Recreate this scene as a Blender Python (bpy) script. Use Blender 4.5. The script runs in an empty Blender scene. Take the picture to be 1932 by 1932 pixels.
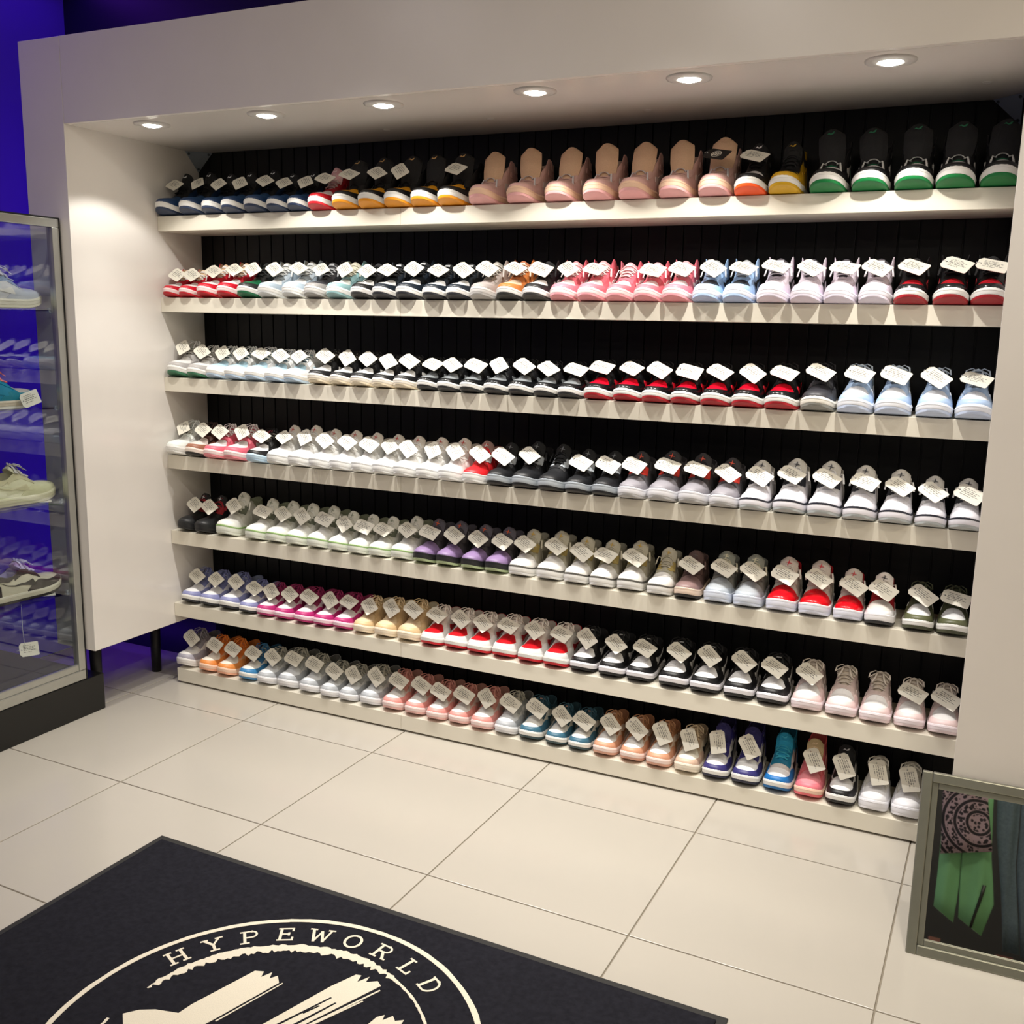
import bpy, bmesh, math, random
from mathutils import Vector, Matrix
random.seed(7)
PI = math.pi
SC = bpy.context.scene
COL = SC.collection

# ------------------------------------------------------------------ camera
cam_d = bpy.data.cameras.new('camera'); cam = bpy.data.objects.new('camera', cam_d); COL.objects.link(cam)
R_ = Vector((0.903778, 0.427552, 0.019610)); U_ = Vector((-0.096364, 0.158629, 0.982625)); F_ = Vector((-0.417012, 0.889964, -0.184566))
cam.matrix_world = Matrix(((R_.x, U_.x, -F_.x, 2.4778), (R_.y, U_.y, -F_.y, -2.8701), (R_.z, U_.z, -F_.z, 1.5365), (0, 0, 0, 1)))
cam_d.sensor_width = 36; cam_d.lens = 35.0732; cam_d.shift_y = -0.00168; cam_d.clip_start = .05
SC.camera = cam

# ------------------------------------------------------------------ world, exposure
SC.view_settings.view_transform = 'Standard'; SC.view_settings.look = 'None'
SC.view_settings.gamma = 1; SC.view_settings.use_curve_mapping = False
SC.view_settings.exposure = 0.0
wd = bpy.data.worlds.new('world'); SC.world = wd; wd.use_nodes = True
wd.node_tree.nodes['Background'].inputs[0].default_value = (.9, .92, 1, 1)
wd.node_tree.nodes['Background'].inputs[1].default_value = .02

SPOT_X = (-.223, .272, .722, 1.232, 1.683, 2.190)      # downlights in the soffit
SPOT_Y, SOFFIT_Z = -.112, 2.19
SPOT_W, SPILL_W = 34, 14
ROOM_LIGHTS = [(x, y) for x in (-.1, 1.5, 3.1) for y in (-2.0, -3.3, -4.6)]
ROOM_W = 8.6
TRACK = [(x, -.78) for x in (-.2, .75, 1.7, 2.65)]; TRACK_W = 50
CEIL_Z = 3.05
def lamp(name, kind, loc, power, color, rot=(0, 0, 0), **kw):
    d = bpy.data.lights.new(name, kind); d.energy = power; d.color = color
    for k, v in kw.items(): setattr(d, k, v)
    o = bpy.data.objects.new(name, d); COL.objects.link(o); o.location = loc; o.rotation_euler = rot
    return o
LED_W1, LED_W2, LED_W3 = 2.8, .16, 3.4
lamp('violet_led_light', 'AREA', (-1.12, -.25, 2.95), LED_W1, (.2, .03, 1), (0, -.35, 0), shape='RECTANGLE', size=.15, size_y=1.6)
lamp('violet_led_light', 'AREA', (-.742, .30, 1.3), LED_W3, (.2, .03, 1), (0, PI/2, 0), shape='RECTANGLE', size=2.2, size_y=.02)
lamp('violet_led_light', 'AREA', (-.95, .36, .06), LED_W2, (.14, .04, 1), (PI*.62, 0, 0), shape='RECTANGLE', size=.7, size_y=.03)

# ------------------------------------------------------------------ materials
def lin(h):
    h = h.lstrip('#'); h = h if len(h) == 6 else ''.join(a+a for a in h); c = [int(h[i:i+2], 16)/255 for i in (0, 2, 4)]
    return tuple(x/12.92 if x <= .04045 else ((x+.055)/1.055)**2.4 for x in c) + (1,)
MATS = {}
def mat(h, rough=.5, metal=0, kind='plain', spec=.5, coat=0):
    key = (h, rough, metal, kind, spec, coat)
    if key in MATS: return MATS[key]
    m = bpy.data.materials.new('%s_%s' % (kind, h.strip('#'))); m.use_nodes = True
    nt = m.node_tree; N = nt.nodes; L = nt.links; b = N['Principled BSDF']
    c = lin(h)
    b.inputs['Roughness'].default_value = rough; b.inputs['Metallic'].default_value = metal
    b.inputs['Specular IOR Level'].default_value = spec
    if coat: b.inputs['Coat Weight'].default_value = coat; b.inputs['Coat Roughness'].default_value = .08
    tc = N.new('ShaderNodeTexCoord'); nz = N.new('ShaderNodeTexNoise'); mx = N.new('ShaderNodeMixRGB')
    sc, amt, bump = {'plain': (6, .04, 0), 'leather': (160, .05, .12), 'fabric': (420, .16, .35), 'rubber': (60, .05, .05),
                     'wood': (9, .04, 0), 'metal': (40, .08, .02), 'pile': (75, .5, .9), 'tile': (1.4, .07, 0), 'denim': (90, .35, .3)}[kind]
    nz.inputs['Scale'].default_value = sc; nz.inputs['Detail'].default_value = 3
    L.new(tc.outputs['Object'], nz.inputs['Vector']); L.new(nz.outputs['Fac'], mx.inputs['Fac'])
    d = tuple(x*(1-amt) for x in c[:3]) + (1,); e = tuple(min(1, x*(1+amt)) for x in c[:3]) + (1,)
    mx.inputs['Color1'].default_value = d; mx.inputs['Color2'].default_value = e
    L.new(mx.outputs['Color'], b.inputs['Base Color'])
    if bump:
        bp = N.new('ShaderNodeBump'); bp.inputs['Strength'].default_value = bump; bp.inputs['Distance'].default_value = .0015
        L.new(nz.outputs['Fac'], bp.inputs['Height']); L.new(bp.outputs['Normal'], b.inputs['Normal'])
    MATS[key] = m
    return m
def emit(name, c, s):
    m = bpy.data.materials.new(name); m.use_nodes = True; nt = m.node_tree
    b = nt.nodes['Principled BSDF']; b.inputs['Base Color'].default_value = (.8, .8, .8, 1)
    b.inputs['Emission Color'].default_value = c + (1,); b.inputs['Emission Strength'].default_value = s
    return m
def glass_mat(name, tint, fac=1.5):
    m = bpy.data.materials.new(name); m.use_nodes = True; nt = m.node_tree; N = nt.nodes; L = nt.links
    N.remove(N['Principled BSDF']); out = N['Material Output']
    t = N.new('ShaderNodeBsdfTransparent'); t.inputs[0].default_value = tint + (1,)
    g = N.new('ShaderNodeBsdfGlossy'); g.inputs['Roughness'].default_value = .01; g.inputs[0].default_value = (1, 1, 1, 1)
    f = N.new('ShaderNodeFresnel'); ge = N.new('ShaderNodeNewGeometry'); mr = N.new('ShaderNodeMapRange')   # both faces of the pane reflect like air to glass
    mr.inputs['To Min'].default_value = fac; mr.inputs['To Max'].default_value = 1/fac
    L.new(ge.outputs['Backfacing'], mr.inputs['Value']); L.new(mr.outputs['Result'], f.inputs[0])
    mx = N.new('ShaderNodeMixShader'); L.new(f.outputs[0], mx.inputs[0]); L.new(t.outputs[0], mx.inputs[1]); L.new(g.outputs[0], mx.inputs[2])
    L.new(mx.outputs[0], out.inputs[0])
    return m

# ------------------------------------------------------------------ object helpers
def mesh_obj(name, verts, faces, m, parent=None, smooth=False, me=None):
    if me is None:
        me = bpy.data.meshes.new(name); me.from_pydata([tuple(v) for v in verts], [], faces); me.update()
        if smooth:
            me.polygons.foreach_set('use_smooth', [True]*len(me.polygons))
        if m: me.materials.append(m)
    o = bpy.data.objects.new(name, me); COL.objects.link(o)
    if parent: o.parent = parent
    return o
def tag(o, label=None, cat=None, group=None, kind=None):
    if label: o['label'] = label
    if cat: o['category'] = cat
    if group: o['group'] = group
    if kind: o['kind'] = kind
    return o
def empty(name, loc=(0, 0, 0), rz=0):
    o = bpy.data.objects.new(name, None); COL.objects.link(o); o.location = loc; o.rotation_euler = (0, 0, rz); o.empty_display_size = .05
    return o
class MB:
    """collects shapes into one mesh"""
    def __init__(s): s.v = []; s.f = []
    def add(s, vs, fs):
        n = len(s.v); s.v += [tuple(v) for v in vs]; s.f += [tuple(i+n for i in f) for f in fs]; return s
    def box(s, x0, x1, y0, y1, z0, z1, b=0):
        if b <= 0:
            return s.add([(x, y, z) for z in (z0, z1) for y in (y0, y1) for x in (x0, x1)],
                         [(0, 2, 3, 1), (4, 5, 7, 6), (0, 1, 5, 4), (2, 6, 7, 3), (0, 4, 6, 2), (1, 3, 7, 5)])
        bm = bmesh.new(); bmesh.ops.create_cube(bm, size=1)
        for v in bm.verts:
            v.co = Vector((x0 if v.co.x < 0 else x1, y0 if v.co.y < 0 else y1, z0 if v.co.z < 0 else z1))
        bmesh.ops.bevel(bm, geom=list(bm.edges), offset=b, segments=2, affect='EDGES', profile=.5)
        bm.verts.index_update(); s.add([v.co[:] for v in bm.verts], [[v.index for v in f.verts] for f in bm.faces]); bm.free(); return s
    def prism(s, poly, d0, d1, f=lambda a, b, c: (a, b, c)):
        n = len(poly); vs = [f(a, b, d0) for a, b in poly] + [f(a, b, d1) for a, b in poly]
        return s.add(vs, [tuple(range(n-1, -1, -1)), tuple(range(n, 2*n))] + [(i, (i+1) % n, n+(i+1) % n, n+i) for i in range(n)])
    def tube(s, pts, r, n=6, flat=1.0, closed=False):
        P = [Vector(p) for p in pts]; k = len(P); base = len(s.v)
        for i, p in enumerate(P):
            if closed: t = (P[(i+1) % k]-P[i-1]).normalized()
            else: t = (P[min(i+1, k-1)]-P[max(i-1, 0)]).normalized()
            up = Vector((0, 0, 1)) if abs(t.z) < .9 else Vector((0, 1, 0))
            a = t.cross(up).normalized(); b = a.cross(t)
            for j in range(n):
                q = p+a*math.cos(2*PI*j/n)*r+b*math.sin(2*PI*j/n)*r*flat; s.v.append(tuple(q))
        for i in range(k if closed else k-1):
            for j in range(n):
                a0 = base+i*n; b0 = base+((i+1) % k)*n
                s.f.append((a0+j, a0+(j+1) % n, b0+(j+1) % n, b0+j))
        if not closed:
            s.f.append(tuple(base+j for j in range(n-1, -1, -1))); s.f.append(tuple(base+(k-1)*n+j for j in range(n)))
        return s
    def lathe(s, prof, n=24, loc=(0, 0, 0)):
        base = len(s.v)
        for r, z in prof:
            for j in range(n): s.v.append((loc[0]+r*math.cos(2*PI*j/n), loc[1]+r*math.sin(2*PI*j/n), loc[2]+z))
        for i in range(len(prof)-1):
            for j in range(n):
                s.f.append((base+i*n+j, base+i*n+(j+1) % n, base+(i+1)*n+(j+1) % n, base+(i+1)*n+j))
        return s
    def cap(s, ring): s.f.append(tuple(ring)); return s
    def build(s, name, m, parent=None, smooth=False):
        return mesh_obj(name, s.v, s.f, m, parent, smooth)
def box(name, m, parent, *a, b=0): return MB().box(*a, b=b).build(name, m, parent)

WHITE = mat('#e9e4de', .16)
HEADW = mat('#e9e4de', .3)
GREYW = mat('#c9c6c2', .35)
BLACKB = mat('#08080a', .5, kind='wood', spec=.25)
BLACK = mat('#101010', .5)
ALU = mat('#b9bab4', .3, .75, kind='metal')
STEEL = mat('#b4bfcc', .35, .45, kind='metal')

# ------------------------------------------------------------------ setting: floor of tiles, walls, ceiling
X0, X1, YF, YBK = -1.285, 4.2, -5.6, .485
fl = MB().box(X0, X1, YF, YBK+.1, -.06, -.004).build('floor', mat('#8b8273', .7)); fl['kind'] = 'structure'
TH = -0.0229; TS = .6; GAP = .0022
tb = MB().box(GAP, TS-GAP, GAP, TS-GAP, -.012, 0, b=.0014)
TILE = mat('#bab4a9', .17, kind='tile')
tm = None
for i in range(-4, 8):
    for j in range(-10, 2):
        c = ((i+.5)*TS*math.cos(TH)-(j+.5)*TS*math.sin(TH), (j+.5)*TS*math.cos(TH)+(i+.5)*TS*math.sin(TH))
        if not (X0-.2 < c[0] < X1+.2 and YF-.2 < c[1] < YBK+.2): continue
        if j < -4 and (i+j) % 1: continue
        if tm is None: o = tb.build('tile', TILE, fl); tm = o.data
        else: o = mesh_obj('tile', 0, 0, 0, fl, me=tm)
        o.location = (i*TS*math.cos(TH)-j*TS*math.sin(TH), j*TS*math.cos(TH)+i*TS*math.sin(TH), 0); o.rotation_euler = (0, 0, TH)
NAVY = mat('#0b0826', .5, kind='plain'); VIOLET = mat('#5a3fb4', .5, kind='plain')
o = box('wall_back', NAVY, None, X0-.1, X1+.1, YBK, YBK+.1, 0, CEIL_Z); o['kind'] = 'structure'
o = box('wall_left', VIOLET, None, X0-.1, X0, YF, YBK, 0, CEIL_Z); o['kind'] = 'structure'
o = box('wall_right', mat('#cfc6b2', .5), None, X1, X1+.1, YF, YBK, 0, CEIL_Z); o['kind'] = 'structure'
o = box('wall_front', mat('#1a1a1c', .6), None, X0-.1, X1+.1, YF-.1, YF, 0, CEIL_Z); o['kind'] = 'structure'
o = box('ceiling', mat('#d8d0bf', .6), None, X0-.1, X1+.1, YF-.1, YBK+.1, CEIL_Z, CEIL_Z+.1); o['kind'] = 'structure'
# room downlights
for k, (x, y) in enumerate(ROOM_LIGHTS):
    t = tag(empty('ceiling_light', (x, y, CEIL_Z)), 'recessed ceiling lamp out over the shop floor before the shoe wall', 'lamp', 'ceiling lamps over the shop floor')
    MB().lathe([(.085, 0), (.085, -.006), (.066, -.010), (.06, -.002)]).build('trim_ring', GREYW, t, True)
    m = MB().lathe([(.06, -.003), (.03, -.003), (.0005, -.003)]); m.build('lens', emit('room_lens', (1, .93, .8), 12), t)
    lamp('room_lamp', 'AREA', (x, y, CEIL_Z-.02), ROOM_W*(.4 if x < 0 else 1.0 if x < 2 else 1.95), ((.97, .93, 1) if x < 0 else (1, .95, .9) if x < 2 else (1, .88, .68)), shape='DISK', size=.14)

for k, (x, y) in enumerate(TRACK):
    t = tag(empty('ceiling_spotlight', (x, y, CEIL_Z)), 'small ceiling spotlight aimed down the shoe shelves from above the aisle', 'lamp', 'ceiling spotlights before the shoe wall')
    MB().lathe([(.0005, 0), (.05, 0), (.05, -.012), (.0005, -.012)], 18).build('mounting_plate', GREYW, t, True)
    MB().lathe([(.034, -.012), (.040, -.10), (.030, -.10), (.030, -.09), (.0005, -.09)], 18).build('lamp_head', GREYW, t, True)
    lamp('spotlight_lamp', 'SPOT', (x, y, CEIL_Z-.105), TRACK_W*(.4 if x < 0 else 1), (1, .96, .90), (.13, 0, 0), spot_size=math.radians(62), spot_blend=.8, shadow_soft_size=.025)

# ------------------------------------------------------------------ the white shelving unit
XL, XR, YP, YB, YLIP = -.522, 2.497, -.223, .455, .1986
ZT, ZB, ZH = 2.477, .262, 2.19
SH = (1.9195, 1.6085, 1.2944, 0.9795, 0.6641, 0.3522, 0.0644); LIP = .0567
unit = tag(empty('shelving_unit', (.99, .45, 0)), 'tall white gloss shelving unit with seven shoe shelves and black back', 'shelving unit')
def uo(o):
    o.location = (-.99, -.45, 0); return o
for xa, xb in ((XL-.203, XL), (XR+.018, XR+.203)):
    uo(box('side_panel', WHITE, unit, xa, xb, YP if xa < 0 else YP+.018, YB, ZB, ZT, b=.0015))
    for yy in (-.115, .262):
        m = MB().lathe([(.0005, ZB+.003), (.024, ZB+.003), (.02, 0.0), (.0005, 0)], 14, ((-.645 if yy < 0 else -.703) if xa < 0 else 2.66, yy, 0)); uo(m.build('leg', BLACK, unit, True))
uo(box('face_frame', WHITE, unit, XR, XR+.203, YP, YP+.018, ZB, ZT, b=.001))
uo(box('header', HEADW, unit, XL+.002, XR-.002, YP, YP+.02, ZH, ZT, b=.001))
uo(box('soffit', WHITE, unit, XL, XR+.017, YP+.02, YB-.012, ZH, ZH+.02))
uo(box('top_panel', GREYW, unit, XL, XR, YP+.02, YB, ZT-.02, ZT-.002))
# back: black boards with grooves between
bw = .0604; nb = 50
bk = uo(box('back_panel', BLACK, unit, XL-.0, XR+.017, YB-.004, YB+.012, .0, ZH+.02))
bb = MB().box(.0022, bw-.0022, -.012, 0, 0, ZH-.002, b=.0014); bm_ = None
for i in range(nb):
    if bm_ is None: o = bb.build('board', BLACKB, bk); bm_ = o.data
    else: o = mesh_obj('board', 0, 0, 0, bk, me=bm_)
    o.location = (XL+i*bw, YB-.004, .001)
LIPM = mat('#e3ddcd', .3)
for s, z in enumerate(SH):
    for xa, xb in ((XL+.001, .5905), (.5915, XR+.017)):
        bd = MB().box(xa, xb, YLIP, YB-.017, z-LIP, z, b=.0012); uo(bd.build('shelf_board', LIPM, unit))
for (x, y) in ((.503, .253), (1.453, .247), (2.404, .211), (.934, .2)):
    uo(MB().lathe([(.0005, -.0015), (.011, -.0015), (.013, .0)], 14, (x, y, ZH)).build('screw_cap', GREYW, unit))
# corner brackets
for sx, xc in ((1, XL), (-1, XR)):
    A = (xc+sx*.001, YB-.017, ZH-.001)
    pa = (xc+sx*.078, YB-.017, ZH-.001); pb = (xc+sx*.001, YB-.017, ZH-.075); pc = (xc+sx*.001, YB-.09, ZH-.001)
    m = MB().add([pa, pb, pc, A], [(0, 1, 2), (0, 2, 3), (0, 3, 1), (1, 3, 2)])
    b_ = uo(m.build('corner_bracket', STEEL, unit))
    nrm = (Vector(pb)-Vector(pa)).cross(Vector(pc)-Vector(pa)).normalized(); ce = (Vector(pa)+Vector(pb)+Vector(pc))/3
    if nrm.y > 0: nrm = -nrm
    for p in (pa, pb, pc):
        q = Vector(p)*.72+ce*.28+nrm*.0008; mm = MB()
        a = nrm.orthogonal().normalized(); b2 = nrm.cross(a)
        ring = [q+(a*math.cos(2*PI*j/10)+b2*math.sin(2*PI*j/10))*.005 for j in range(10)]
        mm.add(ring+[r+nrm*.002 for r in ring], [tuple(range(10, 20))]+[(j, (j+1) % 10, 10+(j+1) % 10, 10+j) for j in range(10)])
        mm.build('screw', mat('#6d747c', .4, .8, kind='metal'), b_)
# six downlights in the soffit
LENS = emit('downlight_lens', (1, .95, .82), 30)
ORD = ['leftmost', 'second', 'third', 'fourth', 'fifth', 'rightmost']
for k, x in enumerate(SPOT_X):
    t = tag(empty('downlight', (x, SPOT_Y, SOFFIT_Z)), '%s of the six lit round downlights in the white soffit' % (ORD[k] if k in (0, 5) else ORD[k]+' from the left'), 'lamp', 'downlights in the soffit')
    MB().lathe([(.062, 0), (.061, -.004), (.052, -.006), (.044, -.004), (.034, -.007), (.029, -.003)], 28).build('trim_ring', GREYW, t, True)
    MB().lathe([(.029, -.003), (.026, -.008), (.015, -.011), (.0005, -.012)], 24).build('lens', LENS, t, True)
    lamp('downlight_beam', 'SPOT', (x, SPOT_Y, SOFFIT_Z-.02), SPOT_W*(.6 if k == 0 else 1), (1, .96, .90), spot_size=math.radians(78), spot_blend=1, shadow_soft_size=.012)
    lamp('downlight_spill', 'SPOT', (x, SPOT_Y, SOFFIT_Z-.02), SPILL_W*(.7 if k == 0 else 1), (1, .96, .90), spot_size=math.radians(112), spot_blend=.25, shadow_soft_size=.012)

# ------------------------------------------------------------------ sneakers
def interp(tab, y):
    if y <= tab[0][0]: return tab[0][1]
    for (a, p), (b, q) in zip(tab, tab[1:]):
        if y <= b:
            t = (y-a)/(b-a); t = t*t*(3-2*t)*.5+t*.5
            return p+(q-p)*t
    return tab[-1][1]
YC, YH, SL = .07, .246, .28
HW = [(.07, .0452), (.10, .0465), (.14, .043), (.18, .0378), (.22, .0356), (.246, .034)]
XT = [(.07, 0), (.095, 0), (.104, .010), (.115, .016), (.15, .022), (.18, .027), (.21, .0275), (.246, .025)]
AA = [(.07, .58), (.10, .5), (.13, .38), (.18, .28), (.246, .25)]
BB = [(.07, 0), (.10, .03), (.13, .12), (.18, .33), (.246, .35)]
KINDS_ = {
 'low':   dict(z0=.030, zt=[(.07, .068), (.095, .080), (.115, .091), (.15, .106), (.172, .110), (.20, .092), (.225, .091), (.246, .099)], heel=.107, tongue=[(.106, .080), (.13, .098), (.155, .114), (.172, .130)], tw=.025),
 'court': dict(z0=.036, zt=[(.07, .073), (.095, .085), (.115, .096), (.15, .111), (.172, .115), (.20, .097), (.225, .096), (.246, .105)], heel=.115, tongue=[(.106, .085), (.13, .104), (.155, .122), (.174, .142)], tw=.028),
 'mid':   dict(xt=[(.07, 0), (.095, 0), (.104, .010), (.115, .017), (.15, .029), (.172, .038), (.20, .035), (.246, .025)], z0=.030, zt=[(.07, .068), (.095, .079), (.115, .090), (.15, .112), (.168, .154), (.185, .150), (.215, .124), (.246, .130)], heel=.138, tongue=[(.106, .079), (.135, .104), (.155, .126), (.166, .146)], tw=.027),
 'high':  dict(z0=.030, zt=[(.07, .068), (.095, .079), (.115, .090), (.15, .118), (.172, .146), (.20, .148), (.225, .145), (.246, .152)], heel=.160, tongue=[(.106, .079), (.132, .102), (.150, .134), (.158, .172)], tw=.029),
 'open':  dict(z0=.030, xt=[(.07, 0), (.095, 0), (.102, .012), (.115, .026), (.15, .040), (.18, .041), (.21, .036), (.246, .025)], zt=[(.07, .066), (.095, .076), (.115, .090), (.15, .128), (.172, .156), (.20, .152), (.225, .142), (.246, .146)], heel=.152, tongue=[(.100, .076), (.110, .088), (.122, .125), (.130, .158), (.138, .184)], tw=.038),
 'retro': dict(z0=.033, zt=[(.07, .071), (.095, .082), (.115, .093), (.15, .115), (.172, .130), (.20, .118), (.225, .114), (.246, .122)], heel=.130, tongue=[(.106, .082), (.132, .106), (.153, .132), (.166, .162)], tw=.030),
}
def spring(y): return .020*max(0, (.085-y)/.085)**2
def surf_fn(K):
    z0 = K['z0']; zt = K['zt']; XTK = K.get('xt', XT); ztc = interp(zt, YC); zth = interp(zt, YH)
    def S(u, v):
        sg = 1 if u >= 0 else -1; a = abs(u)
        if a > 1: a = 2-a; sg = -sg
        if a < .3:
            ph = a/.3*PI/2; e = 2/2.35
            w = (HW[0][1]*math.sin(ph)**e, YC-YC*math.cos(ph)**e); t = (0, YC); zz = ztc; k1, A, B = .62, .58, 0
        elif a < .8:
            y = YC+(YH-YC)*(a-.3)/.5; w = (interp(HW, y), y); t = (interp(XTK, y), y); zz = interp(zt, y)
            k1 = .62-.2*min(1, (y-YC)/.1); A = interp(AA, y); B = interp(BB, y)
        else:
            ph = (a-.8)/.2*PI/2; r = .034; w = (r*math.cos(ph), YH+r*math.sin(ph)); r2 = .025
            t = (r2*math.cos(ph), YH+r2*math.sin(ph)); zz = zth+(K['heel']-zth)*math.sin(ph)**2; k1, A, B = .42, .25, .35
        zb = z0+spring(w[1]); zz = zz+spring(t[1])
        P0 = Vector((w[0], w[1], zb)); P3 = Vector((t[0], t[1], zz)); H = zz-zb
        P1 = P0+Vector((0, 0, k1*H)); d = P0-P3; P2 = P3+Vector((d.x*A, d.y*A, -B*H))
        q = 1-v; p = P0*q**3+P1*3*q*q*v+P2*3*q*v*v+P3*v**3
        return Vector((p.x*sg, p.y, p.z))
    def N(u, v):
        e = 2e-3; du = S(u+e, v)-S(u-e, v); va, vb = max(0, v-e), min(1, v+e); dv = S(u, vb)-S(u, va)
        n = du.cross(dv)
        if n.length < 1e-9: return Vector((0, -.3, 1)).normalized()
        n.normalize(); c = S(u, v)-Vector((0, min(max(S(u, v).y, YC), YH), .03))
        return n if n.dot(c) > 0 else -n
    return S, N
def patch(SN, us, lo, hi, nv, off, mb=None):
    """raised panel on the shoe surface between v = lo(u) and v = hi(u), with a turned-down edge"""
    S, N = SN; mb = mb or MB(); n = len(us); grid = []
    for u in us:
        a, b = lo(u), hi(u); grid.append([(u, a+(b-a)*k/nv) for k in range(nv+1)])
    vs = [S(u, min(v, .999))+N(u, min(v, .985))*off for r in grid for u, v in r]
    fs = [(i*(nv+1)+k, (i+1)*(nv+1)+k, (i+1)*(nv+1)+k+1, i*(nv+1)+k+1) for i in range(n-1) for k in range(nv)]
    if off > .0008:
        edge = [(i, 0) for i in range(n)]+[(n-1, k) for k in range(1, nv+1)]+[(i, nv) for i in range(n-2, -1, -1)]+[(0, k) for k in range(nv-1, 0, -1)]
        base = len(vs)
        for i, k in edge:
            u, v = grid[i][k]; vs.append(S(u, min(v, .999))-N(u, min(v, .985))*.0006)
        m = len(edge)
        for q in range(m):
            a = edge[q]; b = edge[(q+1) % m]
            fs.append((a[0]*(nv+1)+a[1], base+q, base+(q+1) % m, b[0]*(nv+1)+b[1]))
    return mb.add(vs, fs)
def lsp(a, b, n): return [a+(b-a)*i/(n-1) for i in range(n)]
def clamp01(t): return max(0, min(1, t))
def outline(SN, n=44): return [(SN[0](u, 0), N2(SN, u)) for u in lsp(-1, 1, n+1)[:-1]]
def N2(SN, u):
    e = 3e-3; d = SN[0](u+e, 0)-SN[0](u-e, 0); n = Vector((d.y, -d.x, 0))
    n.normalize(); c = SN[0](u, 0); c = Vector((c.x, c.y-min(max(c.y, YC), YH), 0))
    return n if n.dot(c) >= 0 else -n
def sole(SN, prof, cap0, cap1):
    """ring stack round the outline; prof = (outward offset, height)"""
    out = outline(SN); n = len(out); mb = MB(); vs = []
    for off, z in prof:
        for p, nn in out: vs.append((p.x+nn.x*off, p.y+nn.y*off, z+spring(p.y)))
    fs = [(i*n+j, i*n+(j+1) % n, (i+1)*n+(j+1) % n, (i+1)*n+j) for i in range(len(prof)-1) for j in range(n)]
    k = len(prof)
    def fill(r):
        f = []
        for j in range(n//2-1): f.append((r*n+j, r*n+j+1, r*n+(n-2-j) % n, r*n+(n-1-j) % n))
        return f
    h = n//2
    # outline starts at the heel (u=-1), so mirrored indices pair left with right
    def fill2(r):
        return [(r*n+j, r*n+j+1, r*n+(n-j-1), r*n+(n-j) % n) for j in range(0, h)]
    if cap0: fs += [tuple(reversed(f)) for f in fill2(0)]
    if cap1: fs += fill2(k-1)
    fs = [tuple(dict.fromkeys(f)) for f in fs]; fs = [f for f in fs if len(f) > 2]
    return mb.add(vs, fs)
def tongue_mesh(K, label=False):
    pts = K['tongue']; tw = K['tw']; n = 9; mb = MB()
    def at(t):
        f = t*(len(pts)-1); i = min(int(f), len(pts)-2); f -= i
        return (pts[i][0]+(pts[i+1][0]-pts[i][0])*f, pts[i][1]+(pts[i+1][1]-pts[i][1])*f)
    rows = []
    for i in range(n):
        t = i/(n-1); y, z = at(t); y2, z2 = at(min(1, t+.05)); y1, z1 = at(max(0, t-.05))
        d = Vector((0, y2-y1, z2-z1)).normalized(); nn = Vector((0, -d.z, d.y))
        w = tw*(.62+.38*min(1, t*2.2)); w *= 1 if t < .8 else max(.3, 1-((t-.8)/.2)**3*.45)
        rows.append((y, z, w, nn, .0045*(1 if t < .9 else .75)+.002*t))
    m = 7; fr, bk = [], []
    for y, z, w, nn, th in rows:
        for j in range(m):
            s = -1+2*j/(m-1); c = Vector((s*w, y+.007*s*s, z-(.006*s*s if t > .9 else 0)))
            e = th*(1-.75*s**4)
            fr.append(c+nn*e); bk.append(c-nn*e)
    if label:
        vs = []
        for i in (6, 7):
            y, z, w, nn, th = rows[i]
            for j in range(5):
                s = (-.42+.84*j/4); vs.append(Vector((s*w, y+.007*s*s, z))+nn*(th+.0012))
        fs = [(j, j+1, 5+j+1, 5+j) for j in range(4)]
        return mb.add(vs, fs)
    vs = fr+bk; N_ = n*m
    fs = [(i*m+j, i*m+j+1, (i+1)*m+j+1, (i+1)*m+j) for i in range(n-1) for j in range(m-1)]
    fs += [tuple(reversed([N_+q for q in f])) for f in fs]
    for i in range(n-1): fs += [(i*m, (i+1)*m, N_+(i+1)*m, N_+i*m), (i*m+m-1, N_+i*m+m-1, N_+(i+1)*m+m-1, (i+1)*m+m-1)]
    for j in range(m-1): fs += [((n-1)*m+j, (n-1)*m+j+1, N_+(n-1)*m+j+1, N_+(n-1)*m+j), (j, N_+j, N_+j+1, j+1)]
    return mb.add(vs, fs)
def tongue_frame(K, t):
    pts = K['tongue']; f = t*(len(pts)-1); i = min(int(f), len(pts)-2); f -= i
    a, b = pts[i], pts[i+1]; d = Vector((0, b[0]-a[0], b[1]-a[1])).normalized()
    return Vector((0, a[0]+(b[0]-a[0])*f, a[1]+(b[1]-a[1])*f)), d, Vector((0, -d.z, d.y))
LEAPER = [(-.9, .15), (-.25, .2), (-.05, .45), (.05, 1.0), (.16, 1.0), (.16, .62), (.3, .62), (.3, .38), (.18, .25), (.35, .1), (.95, -.05), (.98, -.2), (.3, -.15), (.1, -.2), (-.2, -.9), (-.35, -.9), (-.25, -.3), (-.2, .02), (-.9, .0)]
WINGS = [(-1, -.1), (-.5, .3), (-.1, .05), (.1, .05), (.5, .4), (1, .5), (.6, .1), (.8, 0), (.3, -.2), (0, -.25), (-.5, -.05)]
def emblem_mesh(K, poly, size, t=.78):
    p, d, n = tongue_frame(K, t); X = Vector((1, 0, 0))
    vs = [p+X*a*size+d*b*size+n*.0092 for a, b in poly]
    return MB().add(vs, [tuple(range(len(poly)))])
def tz(K, y):
    t = K['tongue']
    return interp(t, y) if y < t[-1][0] else 0
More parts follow.
